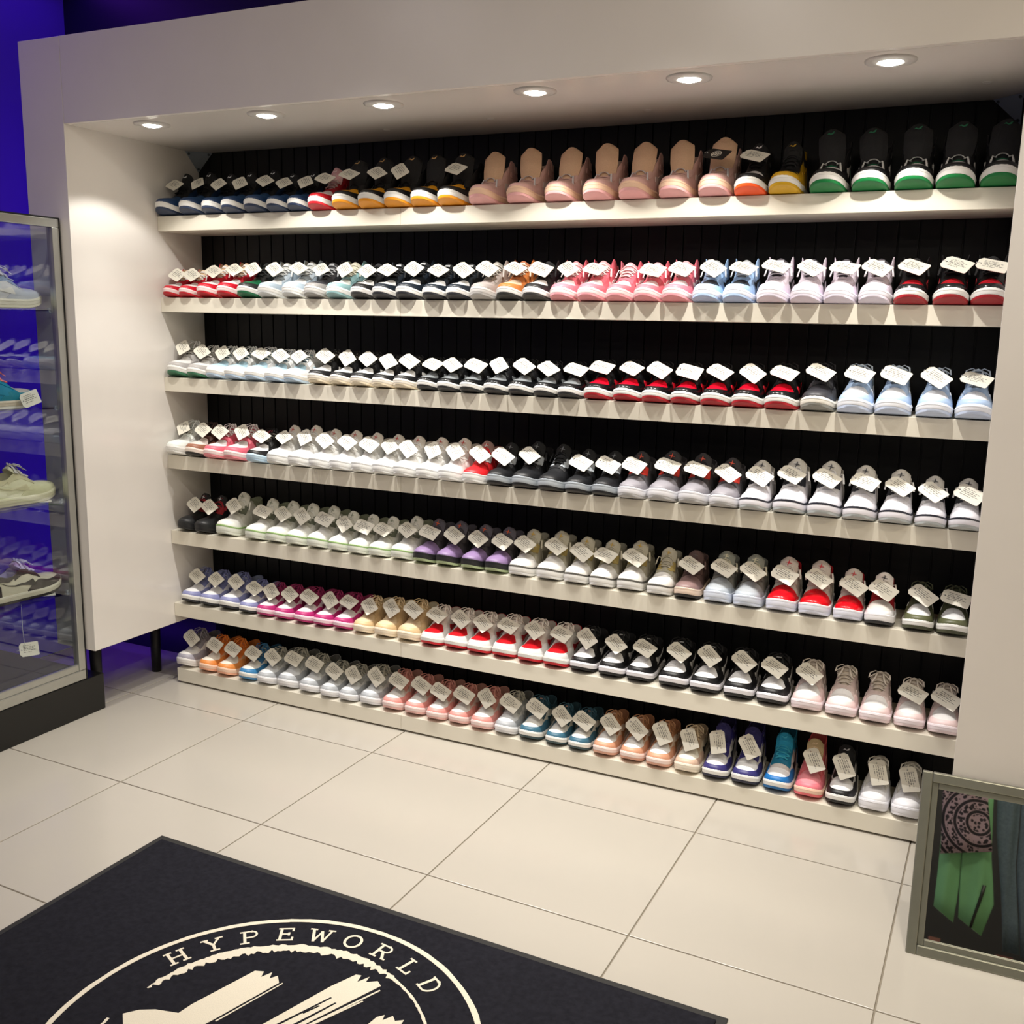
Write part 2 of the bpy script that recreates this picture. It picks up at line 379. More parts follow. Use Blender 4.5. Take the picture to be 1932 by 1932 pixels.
def lace_rows(SN, K, ys, bow, slack, kind_):
    S, N = SN; mb = MB()
    for k, y in enumerate(ys):
        xe = interp(K.get('xt', XT), y)+.006; z = max(interp(K['zt'], y), tz(K, y)+.0055)+.0035 if kind_ != 'open' else .0885; ze = interp(K['zt'], y)
        y2 = y+(.006 if k % 2 else -.003)
        pts = [Vector((x, y+(y2-y)*abs(s), ze+.0025+(z+.002-ze)*(1-abs(s)**2.5))) for s in lsp(-1, 1, 7) for x in (s*xe,)]
        mb.tube(pts, .0038, 6, .42)
        if k < len(ys)-1:
            y3 = ys[k+1]; xf = interp(K.get('xt', XT), y3)+.004; zf = interp(K['zt'], y3); zm = max(tz(K, (y+y3)/2)+.009, (ze+zf)/2+.003)
            for sg in (-1, 1):
                mb.tube([(sg*xe, y, ze+.002), (sg*xe*.5, y+(y3-y)*.25, ze+(zm-ze)*.85), (0, (y+y3)/2, zm), (-sg*xf*.5, y+(y3-y)*.75, zf+(zm-zf)*.85), (-sg*xf, y3, zf+.002)], .0032, 5, .42)
    if bow:
        y = ys[-1]; z = max(interp(K['zt'], y), tz(K, y))+.011
        for sg in (-1, 1):
            mb.tube([(0, y, z), (sg*.016, y-.006, z+.008), (sg*.031, y-.018, z+.002), (sg*.034, y-.028, z-.012), (sg*.024, y-.024, z-.004), (sg*.010, y-.008, z+.002), (0, y, z)], .003, 6, .5)
            mb.tube([(0, y, z), (sg*.010, y-.016, z+.003), (sg*.014, y-.034, z-.008), (sg*.022, y-.050, z-.020)], .0028, 6, .5)
        mb.tube([(-.006, y, z+.002), (0, y-.004, z+.005), (.006, y, z+.002)], .0045, 6, .8)
    if slack:
        for sg in (-1, 1):
            y = ys[-1]; xe = interp(XT, y)+.006; z = interp(K['zt'], y)
            mb.tube([(sg*xe, y, z+.002), (sg*(xe+.010), y-.004, z+.006), (sg*(xe+.013), y-.012, z-.006), (sg*(xe+.016), y-.02, z-.022)], .003, 6, .5)
    return mb
def lining_mesh(SN, K):
    S, N = SN; us = lsp(.52, 1.48, 25); mb = MB(); vs = []
    for u in us:
        p = S(u, .999); c = Vector((0, min(max(p.y, .14), YH), p.z)); q = p+(c-p)*.12
        for f in (0, 1, 2, 3):
            z = q.z+(.045-q.z)*f/3; g = Vector((q.x, q.y, z))
            vs.append(g if f else p)
    fs = [(i*4+k, i*4+k+1, (i+1)*4+k+1, (i+1)*4+k) for i in range(len(us)-1) for k in range(3)]
    n = len(us)
    fs += [(i*4+3, (n-1-i)*4+3, (n-2-i)*4+3, (i+1)*4+3) for i in range(n//2)]
    return mb.add(vs, [tuple(dict.fromkeys(f)) for f in fs])
def shoe_parts(kind):
    """name, colour key, surface kind, mesh data for each part of one kind of shoe"""
    K = KINDS_[kind]; SN = surf_fn(K); z0 = K['z0']; retro = kind == 'retro'; out = []
    def add(name, key, fin, mb, smooth=True):
        me = bpy.data.meshes.new(kind+'_'+name); me.from_pydata([tuple(v) for v in mb.v], [], mb.f); me.update()
        bm = bmesh.new(); bm.from_mesh(me); bmesh.ops.recalc_face_normals(bm, faces=bm.faces); bm.to_mesh(me); bm.free()
        if smooth:
            me.polygons.foreach_set('use_smooth', [True]*len(me.polygons)); me.set_sharp_from_angle(angle=math.radians(48))
        me.materials.append(None); out.append((name, key, fin, me))
    add('outsole', 'O', 'rubber', sole(SN, [(-.004, 0), (.001, .0005), (.0038, .003), (.0038, .0105), (.0, .0115)], True, True))
    add('midsole', 'M', 'rubber', sole(SN, [(0, .0105), (.0040, .011), (.0050, .014), (.0050, z0-.005), (.0038, z0-.001), (.0015, z0+.001), (-.004, z0+.001)], True, False))
    if kind != 'retro':
        add('foxing_line', 'M', 'rubber', sole(SN, [(.0046, z0-.0075), (.0058, z0-.0070), (.0058, z0-.0058), (.0046, z0-.0052)], False, False))
    else:
        add('midsole_line', 'D', 'rubber', sole(SN, [(.0046, z0-.0045), (.0056, z0-.0040), (.0052, z0+.0005), (.0012, z0+.0022)], False, False))
    add('upper', 'U', 'leather', patch(SN, lsp(-1, 1, 81), lambda u: 0, lambda u: 1, 9, .0))
    # toe panels, then paired panels as one mesh per side
    if not retro:
        def cap_hi(u):
            a = abs(u)
            return .38+.02*a/.3 if a < .3 else .40+.03*clamp01((a-.3)/.08) if a < .40 else .43*(1-clamp01((a-.40)/.15))**.8+.004
        add('toe_cap', 'C', 'leather', patch(SN, lsp(-.545, .545, 51), lambda u: 0, cap_hi, 4, .0019))
        def tb_lo(u):
            a = abs(u); return .34 if a < .3 else .36+.34*clamp01((a-.3)/.075)
        add('toe_box', 'T', 'leather', patch(SN, lsp(-.37, .37, 33), tb_lo, lambda u: 1, 5, .0006))
    else:
        add('toe_box', 'T', 'leather', patch(SN, lsp(-.36, .36, 33), lambda u: .02, lambda u: 1, 7, .0007))
        def mg_hi(u): return .30+.04*clamp01(abs(u)/.25) if abs(u) < .25 else .34*(1-clamp01((abs(u)-.25)/.19))**.8+.01
        add('toe_cap', 'C', 'leather', patch(SN, lsp(-.43, .43, 41), lambda u: 0, mg_hi, 4, .0016))
    mb = MB()
    for s in (-1, 1):
        us = lsp(.372, .66, 16) if s > 0 else lsp(-.66, -.372, 16)
        patch(SN, us, lambda u: .70-.20*clamp01((.50-abs(u))/.13), lambda u: 1, 3, .0017, mb)
    # bridge over the vamp, joining the two stays
    vs = []
    for x in lsp(-1, 1, 9):
        for y in (.092, .1005, .1075):
            xx = x*(.012+.5*(y-.094)); z = interp(K['zt'], y)-.16*abs(xx)**1.35*4+.0022; vs.append((xx*1.25, y+.12*abs(xx), z))
    add('eyestay', 'E', 'leather', mb)
    add('vamp_strip', 'V', 'leather', MB().add(vs, [(i*3+k, (i+1)*3+k, (i+1)*3+k+1, i*3+k+1) for i in range(8) for k in range(2)]))
    add('collar', 'K', 'fabric', patch(SN, lsp(.64, 1.36, 31), lambda u: (.72 if not kind in ('mid', 'high', 'open') else .8)+.22*clamp01((.72-min(u, 2-u))/.08), lambda u: 1, 3, .0028))
    add('heel_counter', 'H', 'leather', patch(SN, lsp(.82, 1.18, 17), lambda u: 0, lambda u: .62-.12*abs(u-1)/.18, 4, .0016))
    if kind in ('mid', 'high', 'open'):
        for us in (lsp(.60, .86, 10), lsp(-.86, -.60, 10)): add('ankle_strap', 'E', 'leather', patch(SN, us, lambda u: .56+.05*(abs(u)-.6)/.26, lambda u: .76+.05*(abs(u)-.6)/.26, 3, .0019))
    if not retro:
        mb = MB()
        def lo(u):
            t = (abs(u)-.45)/.37; return .17+.50*t**1.5
        def hi(u):
            t = (abs(u)-.45)/.37
            return lo(u)+.30*(1-t)*clamp01(t/.06+.05)**.6*(.35+.65*clamp01((.3-t)/.3)+.12)+.004
        for us in (lsp(.45, .82, 18), lsp(-.82, -.45, 18)): add('side_stripe', 'S', 'leather', patch(SN, us, lo, hi, 2, .0022))
    else:
        mb = MB()
        for us in (lsp(.40, .53, 7), lsp(-.53, -.40, 7)): add('eyelet_wing', 'W', 'rubber', patch(SN, us, lambda u: .74-.22*clamp01((abs(u)-.40)/.05)*clamp01((.53-abs(u))/.08), lambda u: 1, 3, .0042))
        for us in (lsp(.56, .74, 8), lsp(-.74, -.56, 8)): add('mesh_window', 'E', 'fabric', patch(SN, us, lambda u: .12, lambda u: .46, 2, .0012))
    add('tongue', 'G', 'fabric', tongue_mesh(K))
    if retro: add('tongue_emblem', 'B', 'leather', emblem_mesh(K, LEAPER, .011), False)
    elif kind in ('high', 'open'): add('tongue_label', 'B', 'leather', emblem_mesh(K, WINGS, .012, .86), False)
    else: add('tongue_label', 'B', 'fabric', tongue_mesh(K, True), False)
    ys = {'open': [.102], 'high': [.112, .124, .136, .148], 'mid': [.112, .125, .138, .15], 'retro': [.114, .128, .142, .156]}.get(kind, [.113, .126, .139, .152, .165])
    add('laces', 'L', 'fabric', lace_rows(SN, K, ys, kind in ('low', 'court'), kind in ('open', 'mid', 'retro'), kind))
    add('lining', 'N', 'fabric', lining_mesh(SN, K))
    return out
PARTS = {k: shoe_parts(k) for k in KINDS_}

# colourways: kind, words, short words, colours. O outsole M midsole C toe cap T toe box U quarters E eyestay K collar H heel S side stripe
# G tongue L laces N lining B tongue mark W eyelet wing D midsole line
W_ = '#ecebe7'
def cw(kind, words, short, **c):
    d = dict(O=W_, M=W_, T=W_, U=W_); d.update(c)
    d.setdefault('C', d['T']); d.setdefault('E', d['C']); d.setdefault('K', d['E']); d.setdefault('H', d['E']); d.setdefault('S', d['E'])
    d.setdefault('G', d['U']); d.setdefault('L', d['E']); d.setdefault('N', d['G']); d.setdefault('B', d['L']); d.setdefault('W', d['E']); d.setdefault('D', d['M']); d.setdefault('V', d['E'])
    return kind, words, short, d
K1 = '#19191b'
CW = {
 'navy': cw('high', 'navy blue high-top with black tongue and white midsole', 'navy high-top', O='#2c3b58', T='#23456e', C='#1f3b62', U='#1d3555', E=K1, K=K1, G=K1, S=K1, H='#1f3b62', B='#d8dadd'),
 'scarlet': cw('high', 'red high-top with white midsole stripe and pale pink tongue', 'red high-top', O='#cf1f2c', T='#ecdedb', C='#cb1c2a', U='#a91f2c', E='#b3242f', G='#d3a3a6', L='#e8d5d2', N='#d9a9a8'),
 'amber': cw('open', 'black high-top with amber sole and amber toe patch', 'amber-soled high-top', O='#ef9c1c', T='#e5a021', C=K1, U=K1, E=K1, G='#1c1c1e', S='#e5a021', H='#e5a021', B='#d9ab6a', N=K1),
 'blush': cw('open', 'blush pink high-top with flesh-coloured upright tongue', 'blush high-top', O='#efb3b3', M='#f4cdb0', T='#dcb3ab', C='#dcb0aa', U='#d9b1a7', E='#d8b0a8', G='#dcb796', L='#d6d2d6', K='#d8bcb4', S='#d2c0bb', N='#cdb1a2', B='#dcb796'),
 'flame': cw('high', 'black high-top with bright orange sole and white toe patch', 'orange-soled high-top', O='#ff5a1c', T='#dcd8d8', C=K1, U=K1, E=K1, G=K1, B='#e9e6e6'),
 'mustard': cw('high', 'mustard yellow high-top with black tongue and toe stripe', 'mustard high-top', O='#d8a915', T='#26221a', C='#d2a31a', U='#cda01c', E=K1, K='#c79a18', G='#1b1b1c', B='#d2a31a', S='#c79a18'),
 'emerald': cw('open', 'black high-top with green sole and tall black tongue', 'green-soled high-top', O='#07793a', T='#e6e4e4', C=K1, U='#1b1b1d', E=K1, V='#0f7a4c', K=K1, G='#1d1d1f', L='#d7d7d5', S='#c9c6c2', H='#0f6a45', B='#10704a', N='#1d1d1f'),
 'cherry': cw('mid', 'red mid-top with white toe box and pale tongue', 'red mid-top', O='#c21427', M='#f1d9d8', C='#c8102a', T='#f0eceb', U='#b3142a', G='#e4c7a3', N='#dcb890', L='#f0ecea', E='#c8102a', S='#f0ecea'),
 'pine': cw('mid', 'green and black mid-top with white midsole', 'green mid-top', O='#1c6a44', C='#2a2c2b', T='#1d7048', U='#232625', E='#222', G='#242625', L='#222424'),
 'mist': cw('mid', 'pale grey-blue mid-top with white toe box', 'grey-blue mid-top', O='#d9dbdb', C='#b7c8d6', T='#eceeef', U='#b4c5d4', E='#c1ced9', G='#b9b9b4', K='#a9b3ba', L='#d3d6d8', S='#eceeef'),
 'smoke': cw('mid', 'dark grey and black mid-top with pale grey sole', 'dark grey mid-top', O='#a8a6a3', M='#cfccc8', C='#8d8a88', T='#3a393e', U='#37363a', E='#333236', G='#39383b', L='#aeb0b4'),
 'seafoam': cw('mid', 'soft teal mid-top with cream tongue', 'teal mid-top', O='#8fb5b8', M='#eceeec', C='#8bb1b5', T='#dfe2dd', U='#86aaae', G='#cdc9b6', L='#d6d2c2', K='#9aa39a', S='#e4e2d8'),
 'panda': cw('mid', 'black and white mid-top with black toe cap', 'black and white mid-top', O='#3a3938', M='#eeecea', C='#1f1f21', T='#f1f0ee', U='#1d1d20', G='#2a2a2b', L='#1f1f21', S='#e6e4e2'),
 'onyx': cw('mid', 'blackish navy mid-top with white toe box and black sole', 'blackish navy mid-top', O='#2b2d33', C='#1d2732', T='#f2f2f1', U='#191b20', G='#1a1b1e', L='#1b1d21', B='#c6c8ca'),
 'ash': cw('mid', 'warm grey mid-top with pale grey sole', 'warm grey mid-top', O='#b9b6b4', M='#d9d6d4', C='#b5aeab', T='#c9c0bd', U='#a39c95', G='#8f8b84', L='#c4bfb8', S='#cfcac5'),
 'tangerine': cw('mid', 'orange mid-top with cream toe box and black sole', 'orange mid-top', O='#30302e', C='#e0894a', T='#f1d6b8', U='#dd8444', G='#b06a48', L='#ead7bf', K='#c0432c'),
 'rose': cw('mid', 'rose pink mid-top with white toe box and pink sole', 'pink mid-top', O='#efa2ab', M='#fbe6e7', C='#ef7f8d', T='#fae9e9', U='#ec7787', E='#ec7787', S='#f6e6e5', L='#f6e8e6', G='#e9a3aa', K='#e5707f', N='#d97686', H='#f6e6e5'),
 'sky': cw('mid', 'sky blue mid-top with black toe box', 'sky blue mid-top', O='#b4ccf1', M='#e9eefa', C='#a9ccf4', T='#27282b', U='#a4c4e8', G='#b4b7ba', K='#8a9cad', L='#d3dae0', S='#2a2b2e'),
 'lilac': cw('mid', 'pale lilac mid-top with black stripe and mauve collar', 'lilac mid-top', O='#e7dfee', M='#f1edf6', C='#e5d9ea', T='#efe8f2', U='#d8ccd6', E='#e2d8e4', K='#a2769a', S='#202022', G='#4a464c', L='#e9e4ea', N='#8d6287'),
 'bred': cw('mid', 'black and red mid-top with red toe box and red sole', 'black and red mid-top', O='#a31a25', C=K1, T='#c8202d', U=K1, K='#8f1722', G=K1, L='#1c1b1c', S='#8f1722', N='#8f1722'),
 'stone': cw('low', 'white and grey low sneaker with green sole', 'grey low sneaker', O='#3c7859', C='#b3b0ae', T='#efeeec', U='#d0cdcb', G='#bdbab2', L='#d8d6d2', N='#3c4f45', E='#b6b3b0'),
 'ice': cw('low', 'white low sneaker with ice blue toe box and sole', 'ice blue low sneaker', O='#bcd2e9', C='#efefef', T='#bddff1', U='#e2e2e1', E='#efefef', G='#7e98a2', L='#e6e6e4', S='#bddff1', N='#6f8a94'),
 'cookie': cw('low', 'black and white low sneaker with cream sole', 'cream-soled low sneaker', O='#e6d9c0', M='#f1eade', C='#1b1b1d', T='#f3f2f0', U='#1b1b1d', G='#c9c6b9', L='#1d1d1f', N='#2a2a2a', S='#eae8e4'),
 'shadow': cw('low', 'black low sneaker with grey toe box and white midsole', 'grey-toed low sneaker', O='#2a2b2d', C='#17181a', T='#8b9093', U='#19191b', G='#1a1a1c', L='#19191b', S='#8b9093', B='#77797c'),
 'crimson': cw('low', 'black low sneaker with crimson toe box and red sole', 'red-toed low sneaker', O='#ae1a27', C='#161618', T='#e2112c', U='#161618', G='#161618', L='#161618', S='#e2112c', B='#9a9a9c'),
 'coal': cw('low', 'charcoal low sneaker with off-white midsole', 'charcoal low sneaker', O='#8a8a84', M='#ebe7db', C='#3b3b3f', T='#343439', U='#27272b', G='#242428', L='#252529', B='#808084'),
 'powder': cw('low', 'powder blue and white low sneaker with white sole', 'powder blue low sneaker', O='#c6d2e9', M='#eef1f8', C='#b6cff0', T='#f1f3fa', U='#c1d4ec', G='#9aa1a8', L='#cfdcec', K='#8e9caa', S='#f1f3fa'),
 'mint': cw('low', 'all-white low sneaker with a faint mint tint', 'mint white low sneaker', C='#edf3ee', T='#f0f3f0', U='#dfe2df', G='#cfcfc9'),
 'mocha': cw('low', 'brown and cream low sneaker with black sole', 'brown low sneaker', O='#242222', M='#f0e3d8', C='#9e6a52', T='#f1e6de', U='#3b2622', E='#5a3a30', G='#33221f', L='#4a322b'),
 'coralpink': cw('low', 'coral pink and white low sneaker', 'coral pink low sneaker', O='#ef8f99', M='#fbe3e2', C='#ea6d81', T='#f3efee', U='#e5687c', E='#e5687c', G='#cf6070', L='#f3eae9', S='#f3efee', N='#c85868'),
 'frost': cw('low', 'black and white low sneaker with icy blue sole', 'icy-soled low sneaker', O='#b6d0e5', M='#c3dcee', C='#1b1b1d', T='#f3f3f2', U='#1d1d1f', E='#1d1d1f', G='#cfcbc2', L='#1d1d1f'),
 'white': cw('retro', 'all-white sneaker with round toe and grey sole line', 'white round-toe sneaker', O='#e3e3e1', M='#f1f1ef', D='#c4c4c3', T='#f4f4f3', U='#eeeeec', E='#d6d4d0', G='#d6cfc4', L='#f1f1f0', B='#b9463f', K='#e0dcd4', W='#d0cfcb'),
 'redretro': cw('retro', 'bright red sneaker with white sole', 'bright red sneaker', O='#ececea', M='#f0efed', T='#e5262d', C='#e5262d', U='#d9262c', E='#d9262c', D='#d9d8d6', G='#9b7f78', L='#e5262d', W='#b9b9b9', B='#ddd'),
 'black': cw('retro', 'black sneaker with round toe and grey midsole', 'black round-toe sneaker', O='#1c1c1e', M='#a9b0b7', D='#a0a7ae', T='#202124', C='#1b1c1f', U='#1b1c1f', E='#1d1e21', W='#b3bac1', G='#1e1f21', L='#1f2023', B='#7b7e82'),
 'infrared': cw('retro', 'grey sneaker with red eyelets and dark tongue', 'grey sneaker', O='#b3b2b2', M='#e7e7ec', D='#e2e2e8', T='#98959c', C='#8f8c93', U='#6d6b70', E='#55545a', W='#f0483c', G='#3a383a', L='#2c2b2e', B='#e2502e', K='#55535a'),
 'whiteline': cw('retro', 'white sneaker with black sole line and black eyelets', 'black-lined white sneaker', O='#b4babb', M='#eceaf1', D='#1d1f2b', T='#f0eff6', C='#eeedf4', U='#e4e2e8', E='#d9d7da', W='#23252e', G='#d3d0c8', L='#f0eff3', B='#2d2f38', K='#d8d5ce'),
 'blackred': cw('retro', 'black sneaker with dark red laces', 'black and dark red sneaker', O='#191a1c', M='#1b1c1e', T='#1e1f21', U='#18191b', E='#18191b', W='#a3242e', G='#1d1b1c', L='#a3242e', B='#bdbdbd'),
 'greenline': cw('retro', 'white sneaker with thin green sole line', 'green-lined white sneaker', O='#dfe3d8', M='#e6eadf', D='#8cab6f', T='#f0f0eb', C='#eeeee9', U='#dddcd5', E='#c6c5bc', W='#6c7263', G='#d8d6cb', L='#ecebe4', B='#8b9180', K='#9aa088', N='#8a9078'),
 'violet': cw('retro', 'violet-toed sneaker with dark grey upper and green sole', 'violet-toed sneaker', O='#a9b88f', M='#232325', D='#1c1c1e', T='#957ca8', C='#8f77a2', U='#4b474d', E='#4b474d', W='#4f4b50', G='#5b5761', L='#4c484e', B='#d2561e', K='#4b474d'),
 'cream': cw('retro', 'off-white sneaker with dark sole line and straw eyelets', 'straw-eyelet sneaker', O='#e5e5e4', M='#ecebe8', D='#54524d', T='#f0eeea', C='#efece6', U='#c3beae', E='#aaa693', W='#b9a566', G='#bdb8a7', L='#cfc9b6', B='#c4a03c', K='#8f8d7c', N='#a5a292'),
 'brown': cw('retro', 'taupe brown sneaker with pale peach midsole', 'taupe brown sneaker', O='#1d1b1b', M='#ead4c2', D='#e4cdba', T='#8c7270', C='#8e7472', U='#6c5552', E='#644e4b', W='#6c5552', G='#5c4845', L='#6c5552', B='#4f3e3b'),
 'coolgrey': cw('retro', 'grey sneaker with shiny grey toe and icy sole', 'shiny grey sneaker', O='#d3dcee', M='#dae2f1', D='#d6deee', T='#aeb4ba', C='#b7c0ca', U='#8c8c88', E='#858581', W='#8c8c88', G='#8b8f86', L='#cfcbb6', B='#d6d2b4', K='#6f746f'),
 'redwhite': cw('retro', 'white sneaker with shiny red toe and icy sole', 'red-toed white sneaker', O='#dfe2f3', M='#e6e8f5', D='#f0f0f6', T='#da0f1e', C='#da0f1e', U='#d2cdc6', E='#d2cdc6', W='#d9d5cf', G='#cfc8bf', L='#e6e2dc', B='#c01826', K='#c01826', N='#b81624'),
 'wing': cw('retro', 'white sneaker with dark red sides and white tongue badge', 'red-sided sneaker', O='#2a2a2c', M='#f1f0f2', D='#f0eff2', T='#dcd6d0', C='#efeef0', U='#a01a26', E='#a01a26', W='#b81a28', G='#ece6e0', L='#ded8d0', B='#2a2728', K='#8f1722'),
 'olive': cw('low', 'olive green and white low sneaker', 'olive low sneaker', O='#4a4d38', C='#5d6143', T='#f0f1f2', U='#4a4f39', E='#454a34', G='#3c4031', L='#41452f', S='#eceae4', N='#565a48'),
 'lavender': cw('low', 'lavender and white low sneaker with black sole', 'lavender low sneaker', O='#2f3036', C='#8f93c1', T='#f4f4f6', U='#e5e4ea', E='#767bab', K='#6e74a0', S='#767bab', G='#a3a8b9', L='#6f74a4', N='#7d86a0', H='#767bab'),
 'magenta': cw('low', 'magenta and white low sneaker', 'magenta low sneaker', O='#ad2c69', M='#f7d9e5', C='#c02e79', T='#f5eef1', U='#efe3e8', E='#8f1f54', K='#8f1f54', S='#8f1f54', G='#8a2452', L='#8f1f54', N='#8f2a58', H='#8f1f54'),
 'tan': cw('low', 'tan and cream low sneaker', 'tan low sneaker', O='#efddc3', M='#f3e5cf', C='#e0c396', T='#ecd4af', U='#d8bc92', E='#d3b78d', G='#cbb183', L='#dcc7a0', N='#c9c0a5'),
 'redtoe': cw('low', 'white low sneaker with red toe box and red sole', 'red-toed white low sneaker', O='#c81b2a', C='#f3f2f1', T='#d3101f', U='#e9e5e2', E='#efedea', K='#b81c28', S='#b0202a', G='#d9d2c9', L='#efe9e2', N='#c9bfb6', H='#b81c28'),
 'domino': cw('low', 'black and white low sneaker with black sole', 'black and white low sneaker', O='#1b1b1d', M='#efedf3', C='#141416', T='#f2f2f3', U='#1c1c1e', E='#141416', S='#e7e6e8', G='#18181a', L='#19191b', B='#d4d4d4', N='#1b1b1d'),
 'petal': cw('low', 'pale pink low sneaker with white toe box', 'pale pink low sneaker', O='#e6d3d6', M='#f5e9ee', C='#f3dad9', T='#eeeceb', U='#e0cfcc', E='#dccac7', S='#e9dfdd', G='#cfc3b4', L='#dcd3c8', N='#c4baa8'),
 'pearl': cw('low', 'white and lilac grey low sneaker', 'lilac grey low sneaker', O='#e2dedb', M='#eeebe9', C='#a9a6b2', T='#f3f1ee', U='#e5e0dd', E='#8f8a92', G='#8d8788', L='#97929a', S='#8f8a92', N='#7d797c'),
 'orange': cw('low', 'orange and cream low sneaker with peach sole', 'orange low sneaker', O='#f4b292', M='#fad4bb', C='#f0964c', T='#fcf2e5', U='#e9b48a', E='#e5792a', G='#d88a5a', L='#e8812f', S='#e5792a', N='#c77635', H='#e5792a'),
 'azure': cw('low', 'blue and white low sneaker with blue sole', 'blue low sneaker', O='#4b86b6', C='#3e85bb', T='#f3f1ea', U='#e4e2dc', E='#2f6a99', G='#c9c5b2', L='#35719f', S='#2f6a99', N='#24506f'),
 'silver': cw('low', 'silver grey and white low sneaker', 'silver low sneaker', O='#d3d3d7', M='#eeeef1', C='#b2b6bb', T='#e9edf0', U='#d9d9d8', E='#a6a9a9', G='#8b8c86', L='#b0ada0', S='#a6a9a9', N='#6d6e6b', H='#a6a9a9'),
 'salmon': cw('low', 'salmon pink and white low sneaker', 'salmon pink low sneaker', O='#dfb1ab', M='#f3dcd9', C='#ea9f98', T='#efede8', U='#dcc9c2', E='#c98a80', G='#c08077', L='#c98a80', S='#c98a80', N='#b98a80', H='#c98a80'),
 'teal': cw('low', 'dark teal and white low sneaker', 'teal low sneaker', O='#33494f', C='#3e6e86', T='#efeee8', U='#dcdcd6', E='#2f5567', G='#40606c', L='#2f5567', S='#2f5567', N='#284652', B='#d5a596', H='#2f5567'),
 'peach': cw('low', 'peach tan and white low sneaker with pink sole', 'peach tan low sneaker', O='#d7a28c', M='#f4ded7', C='#dba283', T='#f3f2ef', U='#e0cdbd', E='#b07c57', G='#b98c6c', L='#b5835f', S='#b07c57', N='#b07c5c', B='#e3c4ad'),
 'sand': cw('low', 'sand beige low sneaker with cream toe box and laces', 'sand beige low sneaker', O='#eee2d0', M='#f3ead9', C='#e0c0a9', T='#fbf6e6', U='#d9cbb4', E='#b7a087', G='#b3a085', L='#cdb89b', S='#2b2a26', N='#a8967c'),
 'indigo': cw('high', 'indigo high-top with white toe box and white sides', 'indigo high-top', O='#20223a', C='#3a3678', T='#f4f4f4', U='#d9d8d6', E='#36307a', K='#2f2a68', G='#2c2860', L='#322d70', S='#191926', N='#241f50', H='#36307a'),
 'cobalt': cw('high', 'bright blue high-top with white toe box and blue laces', 'bright blue high-top', O='#1b68a6', C='#1c77c2', T='#f4f3f4', U='#d9d9d8', E='#147a9f', K='#147a9f', G='#1b8cb2', L='#3fb0cc', S='#1d1d1f', N='#12607c', H='#1c77c2'),
 'coral': cw('high', 'coral pink high-top with cream laces', 'coral high-top', O='#f0727a', M='#f8d2bb', C='#f38390', T='#f4969f', U='#ec7278', E='#ee7880', G='#c9b388', L='#f0dab4', K='#e66068', S='#f4b2b0', N='#d0605f'),
 'tuxedo': cw('high', 'black high-top with white toe box and white sides', 'black high-top', O='#161618', C='#161618', T='#f4f4f4', U='#d4d3d1', E='#161618', K='#161618', G='#19191a', L='#161618', S='#161618', N='#1b1b1c', B='#d0d0d0'),
 'snow': cw('court', 'chunky all-white low sneaker', 'chunky white sneaker', O='#eeeef4', M='#f1f1f7', C='#f1f1f6', T='#f2f2f6', U='#e0dfda', E='#dcdbd6', G='#cfccc3', L='#d9d6cd', N='#c9c6bc'),
 # the glass case
 'casegrey': cw('low', '', '', O='#d9d5bc', M='#d9d6c2', C='#b9bfc8', T='#b6bcc6', U='#c4c5c8', E='#8fa2c0', G='#c9c9d4', L='#c4c6d6', S='#dcdad2'),
 'caseteal': cw('low', '', '', O='#e9e6da', M='#d9ccb4', C='#1b7f93', T='#bcb3a8', U='#1486a6', E='#1486a6', G='#1486a6', L='#f07468', S='#1486a6'),
 'casecream': cw('low', '', '', O='#c9c2a8', M='#dcd7b4', T='#dcdab0', C='#d5d3a8', U='#dcdab4', E='#cfc9a0', W='#c9b060', G='#d6d2b0', L='#d0cabf', D='#d9d5b2'),
 'casemocha': cw('low', '', '', O='#2a2422', M='#d9d3bd', C='#3c3634', T='#d3cdb8', U='#d6d0b8', E='#3c3634', K='#3c3634', G='#a79fd0', L='#c2bfe6', S='#2c2826', H='#3c3634'),
 'casedark': cw('low', '', '', O='#e8e6e2', M='#eeece9', C='#26282c', T='#26282c', U='#26282c', E='#26282c', L='#26282c'),
}
FIN = {'rubber': .5, 'leather': .42, 'fabric': .85}
SHOE_PROTO = {}
def make_sneaker(cname, root_name='sneaker'):
    """a fresh root plus parts; later ones copy the first of the colourway"""
    kind, words, short, col = CW[cname]
    if cname not in SHOE_PROTO:
        root = empty(root_name); ch = []; byn = {}
        shiny = cname in ('shadow', 'crimson', 'bred', 'coolgrey', 'redwhite')
        for name, key, fin, me in PARTS[kind]:
            o = bpy.data.objects.new(name, me); COL.objects.link(o); o.parent = byn.get({'foxing_line': 'midsole', 'midsole_line': 'midsole', 'tongue_label': 'tongue', 'tongue_emblem': 'tongue', 'heel_counter': 'upper', 'ankle_strap': 'upper', 'side_stripe': 'upper', 'mesh_window': 'upper', 'eyelet_wing': 'eyestay'}.get(name), root); byn[name] = o
            o.material_slots[0].link = 'OBJECT'
            r = FIN[fin]
            if shiny and key in ('C', 'T'): r = .2
            o.material_slots[0].material = mat(col[key], r, kind=fin)
            ch.append(o)
        SHOE_PROTO[cname] = (root, ch)
        return root
    pr, pc = SHOE_PROTO[cname]
    root = pr.copy(); COL.objects.link(root)
    for k in list(root.keys()): del root[k]
    new = {pr: root}
    for c in pc:
        d = c.copy(); COL.objects.link(d); d.parent = new[c.parent]; new[c] = d
    return root
